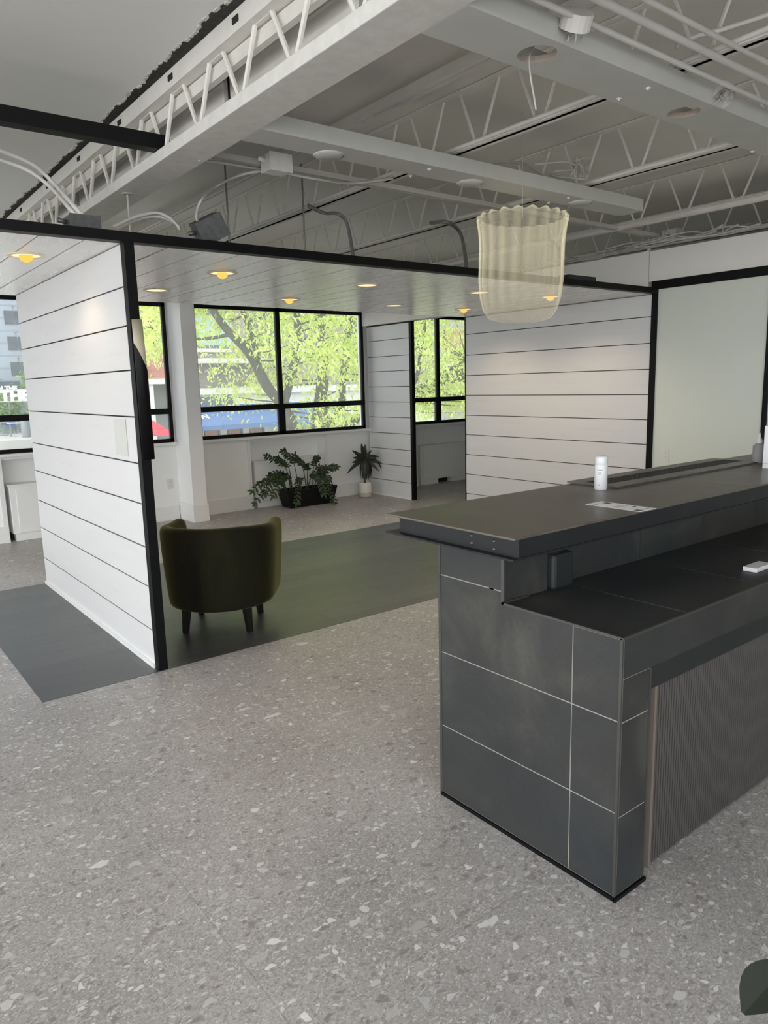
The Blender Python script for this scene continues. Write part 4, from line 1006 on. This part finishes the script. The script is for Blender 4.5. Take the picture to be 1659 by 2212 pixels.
# tree
tr = thing('tree', 'large spring green tree outside the big window', 'tree', (9.7, 15, GZ))
limbs = [
 [(9.75, 15, GZ), (9.75, 15, -.6), (9.7, 15, .25), (9.75, 15, 1.0), (9.85, 15, 1.7), (9.95, 15.1, 2.5), (10.0, 15.2, 3.4), (9.9, 15.3, 5)],
 [(9.6, 15, .0), (9.0, 14.9, .35), (8.6, 14.8, .9), (8.75, 14.8, 1.5), (9.1, 14.9, 2.3), (9.2, 15, 3.1), (9.25, 15.2, 4.6)],
 [(9.0, 14.9, .3), (8.6, 14.7, .95), (8.1, 14.6, 1.5), (7.6, 14.4, 2.2), (7.0, 14.3, 2.75), (6.6, 14.2, 3.3), (6.3, 14.2, 4.2)],
 [(7.9, 14.5, 1.8), (7.9, 14.8, 2.6), (7.75, 15, 3.4), (7.8, 15, 4.4)],
 [(9.8, 15, .4), (10.4, 15.1, .9), (10.6, 15.2, 1.8), (10.9, 15.3, 2.8), (11.2, 15.5, 4)],
 [(9.9, 15, .2), (11, 15, .7), (12.2, 15, 1.0), (13.2, 15, 1.5), (14.6, 14.9, 2.1)],
 [(12.2, 15, 1.0), (12.9, 15.1, 1.6), (13.2, 15.2, 2.5), (13.5, 15.2, 3.6)],
 [(9.2, 15, .3), (8.6, 14.6, .5), (8.0, 14.4, .45), (7.4, 14.2, .62)],
 [(7.2, 14.3, 2.6), (6.4, 14.4, 2.5), (5.6, 14.3, 2.7)],
]
rads = [[.28, .26, .24, .17, .14, .12, .09, .05], [.15, .13, .12, .11, .1, .08, .05], [.14, .12, .12, .1, .08, .07, .04], [.07, .06, .05, .03], [.12, .1, .08, .07, .04], [.13, .11, .09, .07, .03], [.07, .06, .05, .03], [.06, .05, .035, .02], [.04, .03, .015]]
def interp(rs, n): return [rs[min(len(rs)-1, int(i*(len(rs)-1)/(n-1)))]*(1-((i*(len(rs)-1)/(n-1)) % 1))+rs[min(len(rs)-1, int(i*(len(rs)-1)/(n-1))+1)]*((i*(len(rs)-1)/(n-1)) % 1) for i in range(n)]
m = MB(); allp = []
for lp, rs in zip(limbs, rads):
    pts = bez(lp, 5); m.tube(pts, interp(rs, len(pts)), 8); allp += pts[4:]
# broken limb stump
m.tube([(13.35, 15, 1.42), (13.9, 14.9, 1.55), (14.4, 14.8, 1.72)], [.12, .13, .15], 8)
rr = random.Random(31)
centres = []
allp2 = [p for p in allp if p.z > .6]
while len(centres) < 350:
    c = Vector((rr.uniform(4.6, 17.5), rr.uniform(12.6, 17.0), rr.uniform(.35, 6.2)))
    if c.x < 8.6 and c.z < 1.25 and rr.random() < .93: continue
    if c.x < 8.0 and c.z < 2.1 and rr.random() < .6: continue
    if c.x < 6.7 and c.z < 2.2: continue
    if c.z < .8 and rr.random() < .4: continue
    centres.append(c)
for c in centres:
    b_ = min(allp2, key=lambda p: (p-c).length+ (0 if p.z < c.z+.3 else 2))
    if (b_-c).length > 3.2: b_ = c+Vector((rr.uniform(-.6, .6), 0, -.5))
    mid = (b_+c)/2+Vector((rr.uniform(-.2, .2), rr.uniform(-.2, .2), -.05)); m.tube([b_, mid, c], [.022, .015, .006], 4, False)
m.build('trunk', 'bark', tr, True)
m = MB()
for c in centres:
    for k in range(150):
        p_ = c+Vector((rr.gauss(0, .34), rr.gauss(0, .34), rr.gauss(0, .22)))
        if p_.y < 11.5: continue
        a = rr.uniform(0, 2*PI); dd = Vector((math.cos(a)*.8, math.sin(a)*.8, rr.uniform(-1.1, .1)))
        leaf(m, p_, dd, Vector((rr.uniform(-1, 1), rr.uniform(-1, 1), 1)), rr.uniform(.075, .13), rr.uniform(.04, .065), .15, .3, 2)
fo = m.build('foliage', 'treeleaf', tr); fo['kind'] = 'stuff'

# grey brick building across the street with the blue awning
bd = thing('building', 'grey brown brick building with white base and blue awning across the street', 'building', (18, 32, GZ))
m = MB(); m.box(12.55, 27, 30.4, 40, 1.45, 14); m.build('upper_wall', 'greybrick', bd)
m = MB(); m.box(12.55, 27, 30.2, 40, GZ, 1.35); m.box(12.55, 27, 30.0, 40, 1.22, 1.5); m.build('base', 'extwhite', bd)
for k in range(3):
    x = 13.35+.57*k; mm = MB(); mm.box(x, x+.5, 30.17, 30.22, .55, 1.12); w_ = mm.build('window', 'extglass', bd)
for k in range(5):
    for zz in (3.2, 6.6):
        x = 13.5+2.6*k; mm = MB(); mm.box(x, x+1.5, 30.34, 30.42, zz, zz+1.9); mm.build('window', 'extglass', bd)
        mm = MB(); mm.box(x-.1, x+1.6, 30.25, 30.42, zz-.15, zz); mm.build('window_sill', 'extwhite', bd)
mm = MB(); mm.box(13.5, 15.2, 30.33, 30.36, 3.35, 4.6); mm.build('teal_pane', 'extgreen', bd)
mm = MB(); mm.box(13.3, 16.4, 29.3, 30.4, 2.55, 2.75); mm.build('balcony', 'extwhite', bd)
mm = MB(); mm.prism([(30.2, .75), (28.6, -.05), (28.6, -.25), (30.2, -.25)], 'x', 12.55, 20.5); mm.build('awning', 'awning', bd)
dn = Vector((0, 1.6, .8)).normalized()
text_mesh('UTION', .5, .004, (P(463, 893, Y=28.75).x, 29.15, .24), (1, 0, 0), dn, 'lettering', 'awning_lettering', bd, 'RIGHT', bold=.015)
for x in (13.1, 14.2, 15.3, 16.4, 18.5):
    mm = MB(); mm.box(x, x+.3, 30.0, 30.2, GZ, -.2); mm.build('pilaster', 'extwhite', bd)
for x in (13.4, 14.5, 15.6):
    mm = MB(); mm.box(x+.02, x+.78, 30.14, 30.2, GZ+.3, -.25); mm.build('shop_pane', 'extglass', bd)
    mm = MB(); mm.box(x+.1, x+.7, 30.1, 30.14, -.9, -.35); mm.build('brick_panel', 'redbrick', bd)
# white and red brick building to the left (second bay)
b2 = thing('building', 'red brick and white pillared building seen between black post and column', 'building', (10, 33, GZ))
m = MB(); m.box(9.5, 11.35, 30.6, 38, 2.0, 2.45); m.box(11.0, 12.4, 30.8, 38, 1.95, 9); m.build('brick_wall', 'redbrick', b2)
m = MB(); m.box(9.5, 11.0, 31, 38, 2.45, 9); m.build('upper_wall', 'extwhite', b2)
m = MB(); m.box(9.5, 10.95, 30.7, 38, GZ, 2.0); m.box(11.05, 11.5, 30.5, 31, GZ, 1.75); m.box(11.0, 12.5, 30.4, 31.4, 1.72, 1.95); m.build('pillar', 'extwhite', b2)
m = MB(); m.box(11.5, 12.5, 31.6, 38, GZ, 1.75); m.build('shop_wall', 'extgrey', b2)
m = MB(); m.box(11.75, 12.1, 30.72, 30.8, 3.6, 4.5); m.build('window', 'extglass', b2)
# far right brick building
b3 = thing('building', 'building with a red brick corner behind the right hand window', 'building', (30, 34, GZ))
m = MB(); m.box(27.2, 46, 33, 42, GZ, 16); m.build('upper_wall', 'extgrey', b3)
m = MB(); m.box(30.4, 32.6, 32.8, 33.02, 3.3, 4.6); m.build('brick_panel', 'redbrick', b3)
for k in range(4):
    mm = MB(); mm.box(28+2.4*k, 29.3+2.4*k, 32.9, 33.05, 5.6, 7.5); mm.build('window', 'extglass', b3)
# pale blue clad block at the left
b4 = thing('building', 'pale blue clad apartment block with paired windows seen at the left edge', 'building', (8, 51, GZ))
m = MB(); m.box(-6, 16, 50, 60, GZ, 26); m.build('wall', 'palecladding', b4)
for zz, xo in ((5.66, 9.95), (4.12, 10.0), (2.58, 10.02), (7.2, 9.9), (8.75, 9.85)):
    for dx in (0, -3.4, 2.4):
        x = xo+dx; mm = MB(); mm.box(x, x+.54, 49.94, 50.02, zz, zz+.78); mm.build('window', 'extglass', b4)
        mm = MB(); mm.box(x+.6, x+.85, 49.94, 50.02, zz, zz+.78); mm.build('window', 'extglass', b4)
    mm = MB(); mm.box(10.45, 10.53, 49.9, 50.0, zz+1.05, zz+1.12); mm.build('wall_light', 'extgrey', b4)
sg = thing('sign', 'charcoal sign reading N THE in white capitals on the pale block', 'sign', (9.6, 49.8, 1.8))
m = MB(); m.box(7.2, 10.35, 49.6, 49.9, 1.55, 2.2); m.build('board', 'signdark', sg)
text_mesh('N THE', .37, .01, (9.08, 49.58, 1.67), (1, 0, 0), (0, 0, 1), 'lettering', 'lettering', sg, bold=.025)
sg = thing('sign', 'large white letters THE standing among street shrubs', 'sign', (9.8, 47, 1))
text_mesh('THE', .84, .05, (8.62, 46.6, 1.08), (1, 0, 0), (0, 0, 1), 'lettering', 'lettering', sg, bold=.05)
m = MB(); m.box(7, 11, 46.62, 46.7, 1.0, 1.06); m.build('rail', 'extwhite', sg)
for x in (7.3, 9.0, 10.8):
    m = MB(); m.box(x, x+.06, 46.63, 46.69, GZ, 1.0); m.build('post', 'grey2', sg)
# street shrubs
def shrub(lab, cx_, cy_, z0, z1, w, n, seed):
    t = thing('street_tree', lab, 'tree', (cx_, cy_, GZ)); r2 = random.Random(seed)
    mm = MB(); mm.tube([(cx_, cy_, GZ), (cx_, cy_, (z0+z1)/2)], [.08, .04], 6)
    for k in range(5):
        a = r2.uniform(0, 6.28); mm.tube([(cx_, cy_, z0), (cx_+math.cos(a)*w*.6, cy_+math.sin(a)*w*.6, z0+(z1-z0)*r2.uniform(.4, .9))], [.03, .01], 5)
    mm.build('trunk', 'bark', t)
    mm = MB()
    for k in range(n):
        p_ = Vector((cx_+r2.gauss(0, w*.42), cy_+r2.gauss(0, w*.42), (z0+z1)/2+r2.gauss(0, (z1-z0)*.27))); a = r2.uniform(0, 6.28)
        leaf(mm, p_, Vector((math.cos(a), math.sin(a), r2.uniform(-.6, .6))), Vector((r2.uniform(-1, 1), r2.uniform(-1, 1), 1)), r2.uniform(.2, .34), .14, .1, .2, 2)
    f_ = mm.build('foliage', 'shrubleaf', t); f_['kind'] = 'stuff'
shrub('light green street tree right of the white letters', 10.75, 48.4, 1.3, 2.9, .7, 420, 1)
shrub('light green street tree behind the white letters', 9.2, 47.9, -.5, 1.5, 1.2, 800, 2)
shrub('green street tree beside the charcoal sign at the left edge', 8.0, 48.6, .8, 2.3, .6, 300, 3)
# red umbrellas
def umbrella(lab, x, y, z):
    t = thing('patio_umbrella', lab, 'umbrella', (x, y, GZ), 'red patio umbrellas')
    mm = MB(); mm.lathe([(.62, -.36), (.58, -.30), (.3, -.12), (.04, .06), (.0005, .07)], (x, y, z), 8); mm.build('canopy', 'red', t)
    mm = MB(); mm.tube([(x, y, GZ), (x, y, z)], .03, 6); mm.build('pole', 'grey2', t)
    mm = MB(); mm.lathe([(.3, 0), (.3, .08), (.05, .1)], (x, y, GZ), 12, close=True); mm.build('base', 'grey2', t)
umbrella('red patio umbrella nearer the black post', 9.62, 26.3, .42)
umbrella('red patio umbrella nearer the white column', 10.45, 27.6, .12)
# raised plaza with chairs and bins
PZ = P(27, 938, Y=46).z
m = MB(); m.box(-8, 17, 40, 49.9, GZ, PZ); struct(m.build('plaza', 'street'), 'raised pale plaza in front of the pale block', 'plaza')
def cafe_chair(lab, x, y):
    t = thing('cafe_chair', lab, 'chair', (x, y, PZ), 'blue cafe chairs')
    mm = MB(); mm.box(x-.26, x+.26, y-.25, y+.25, PZ+.42, PZ+.47); mm.build('seat', 'bluechair', t)
    mm = MB(); mm.box(x-.26, x+.26, y+.22, y+.27, PZ+.5, PZ+1.0); mm.build('backrest', 'bluechair', t)
    for dx in (-.24, .24):
        for dy in (-.22, .22): mm = MB(); mm.box(x+dx-.02, x+dx+.02, y+dy-.02, y+dy+.02, PZ, PZ+.45); mm.build('leg', 'grey2', t)
q = P(27, 938, Y=46); cafe_chair('blue cafe chair near the left edge', q.x, q.y)
q = P(65, 938, Y=46); cafe_chair('blue cafe chair just left of the plank partition', q.x, q.y)
q = P(24, 944, Y=43.5); t = thing('street_table', 'small pale table on the plaza in front of the blue chairs', 'table', (q.x, q.y, PZ))
m = MB(); m.box(q.x-.1, q.x+1.0, q.y-.3, q.y+.3, PZ+.70, PZ+.75); m.build('tabletop', 'extwhite', t)
for dx in (0, .85): m = MB(); m.box(q.x+dx-.03, q.x+dx+.05, q.y-.04, q.y+.04, PZ, PZ+.70); m.build('leg', 'grey2', t)
q = P(58, 950, Y=42); m = MB(); m.lathe([(.2, 0), (.22, .1), (.22, .85), (.14, .95), (.0005, .95)], (q.x, q.y, PZ), 16); tag(m.build('litter_bin', 'grey2', None, True), 'grey street bin beside the plank partition edge', 'bin')
q = P(6, 938, Y=45); t = thing('cafe_table', 'grey round cafe table at the far left edge of the plaza', 'table', (q.x, q.y, PZ))
m = MB(); m.lathe([(.0005, .70), (.4, .70), (.4, .74), (.0005, .74)], (q.x, q.y, PZ), 20); m.build('tabletop', 'extgrey', t)
m = MB(); m.lathe([(.25, .0), (.25, .03), (.03, .06), (.03, .70)], (q.x, q.y, PZ), 12); m.build('pedestal', 'grey2', t)
SKY_FAR, SKY_NEAR, EXPO = 2.4, 8.0, 0.05
# ================================================================== LIGHT
w = bpy.data.worlds.new('sky'); sc.world = w; w.use_nodes = True; nt = w.node_tree; nt.nodes.clear()
out = nt.nodes.new('ShaderNodeOutputWorld'); bg = nt.nodes.new('ShaderNodeBackground')
tc = nt.nodes.new('ShaderNodeTexCoord'); nrm = N(nt, 'ShaderNodeVectorMath', operation='DOT_PRODUCT')
L(nt, tc.outputs['Generated'], nrm.inputs[0]); nrm.inputs[1].default_value = Vector((-.5, -.22, .82)).normalized()
mr = N(nt, 'ShaderNodeMapRange'); L(nt, nrm.outputs['Value'], mr.inputs[0]); mr.inputs[1].default_value = -.2; mr.inputs[2].default_value = .95; mr.inputs[3].default_value = SKY_FAR; mr.inputs[4].default_value = SKY_NEAR
bg.inputs[0].default_value = c4((.92, .96, 1.0)); L(nt, mr.outputs[0], bg.inputs[1]); L(nt, bg.outputs[0], out.inputs[0])
w.cycles.sampling_method = 'AUTOMATIC'
vs = sc.view_settings; sc.display_settings.display_device = 'sRGB'; vs.view_transform = 'Standard'; vs.look = 'None'; vs.gamma = 1; vs.use_curve_mapping = False
vs.exposure = EXPO
sc.cycles.max_bounces = 10; sc.cycles.diffuse_bounces = 6; sc.cycles.glossy_bounces = 4; sc.cycles.transparent_max_bounces = 12; sc.cycles.transmission_bounces = 6
sc.cycles.caustics_reflective = False; sc.cycles.caustics_refractive = False
sc.cycles.use_denoising = True
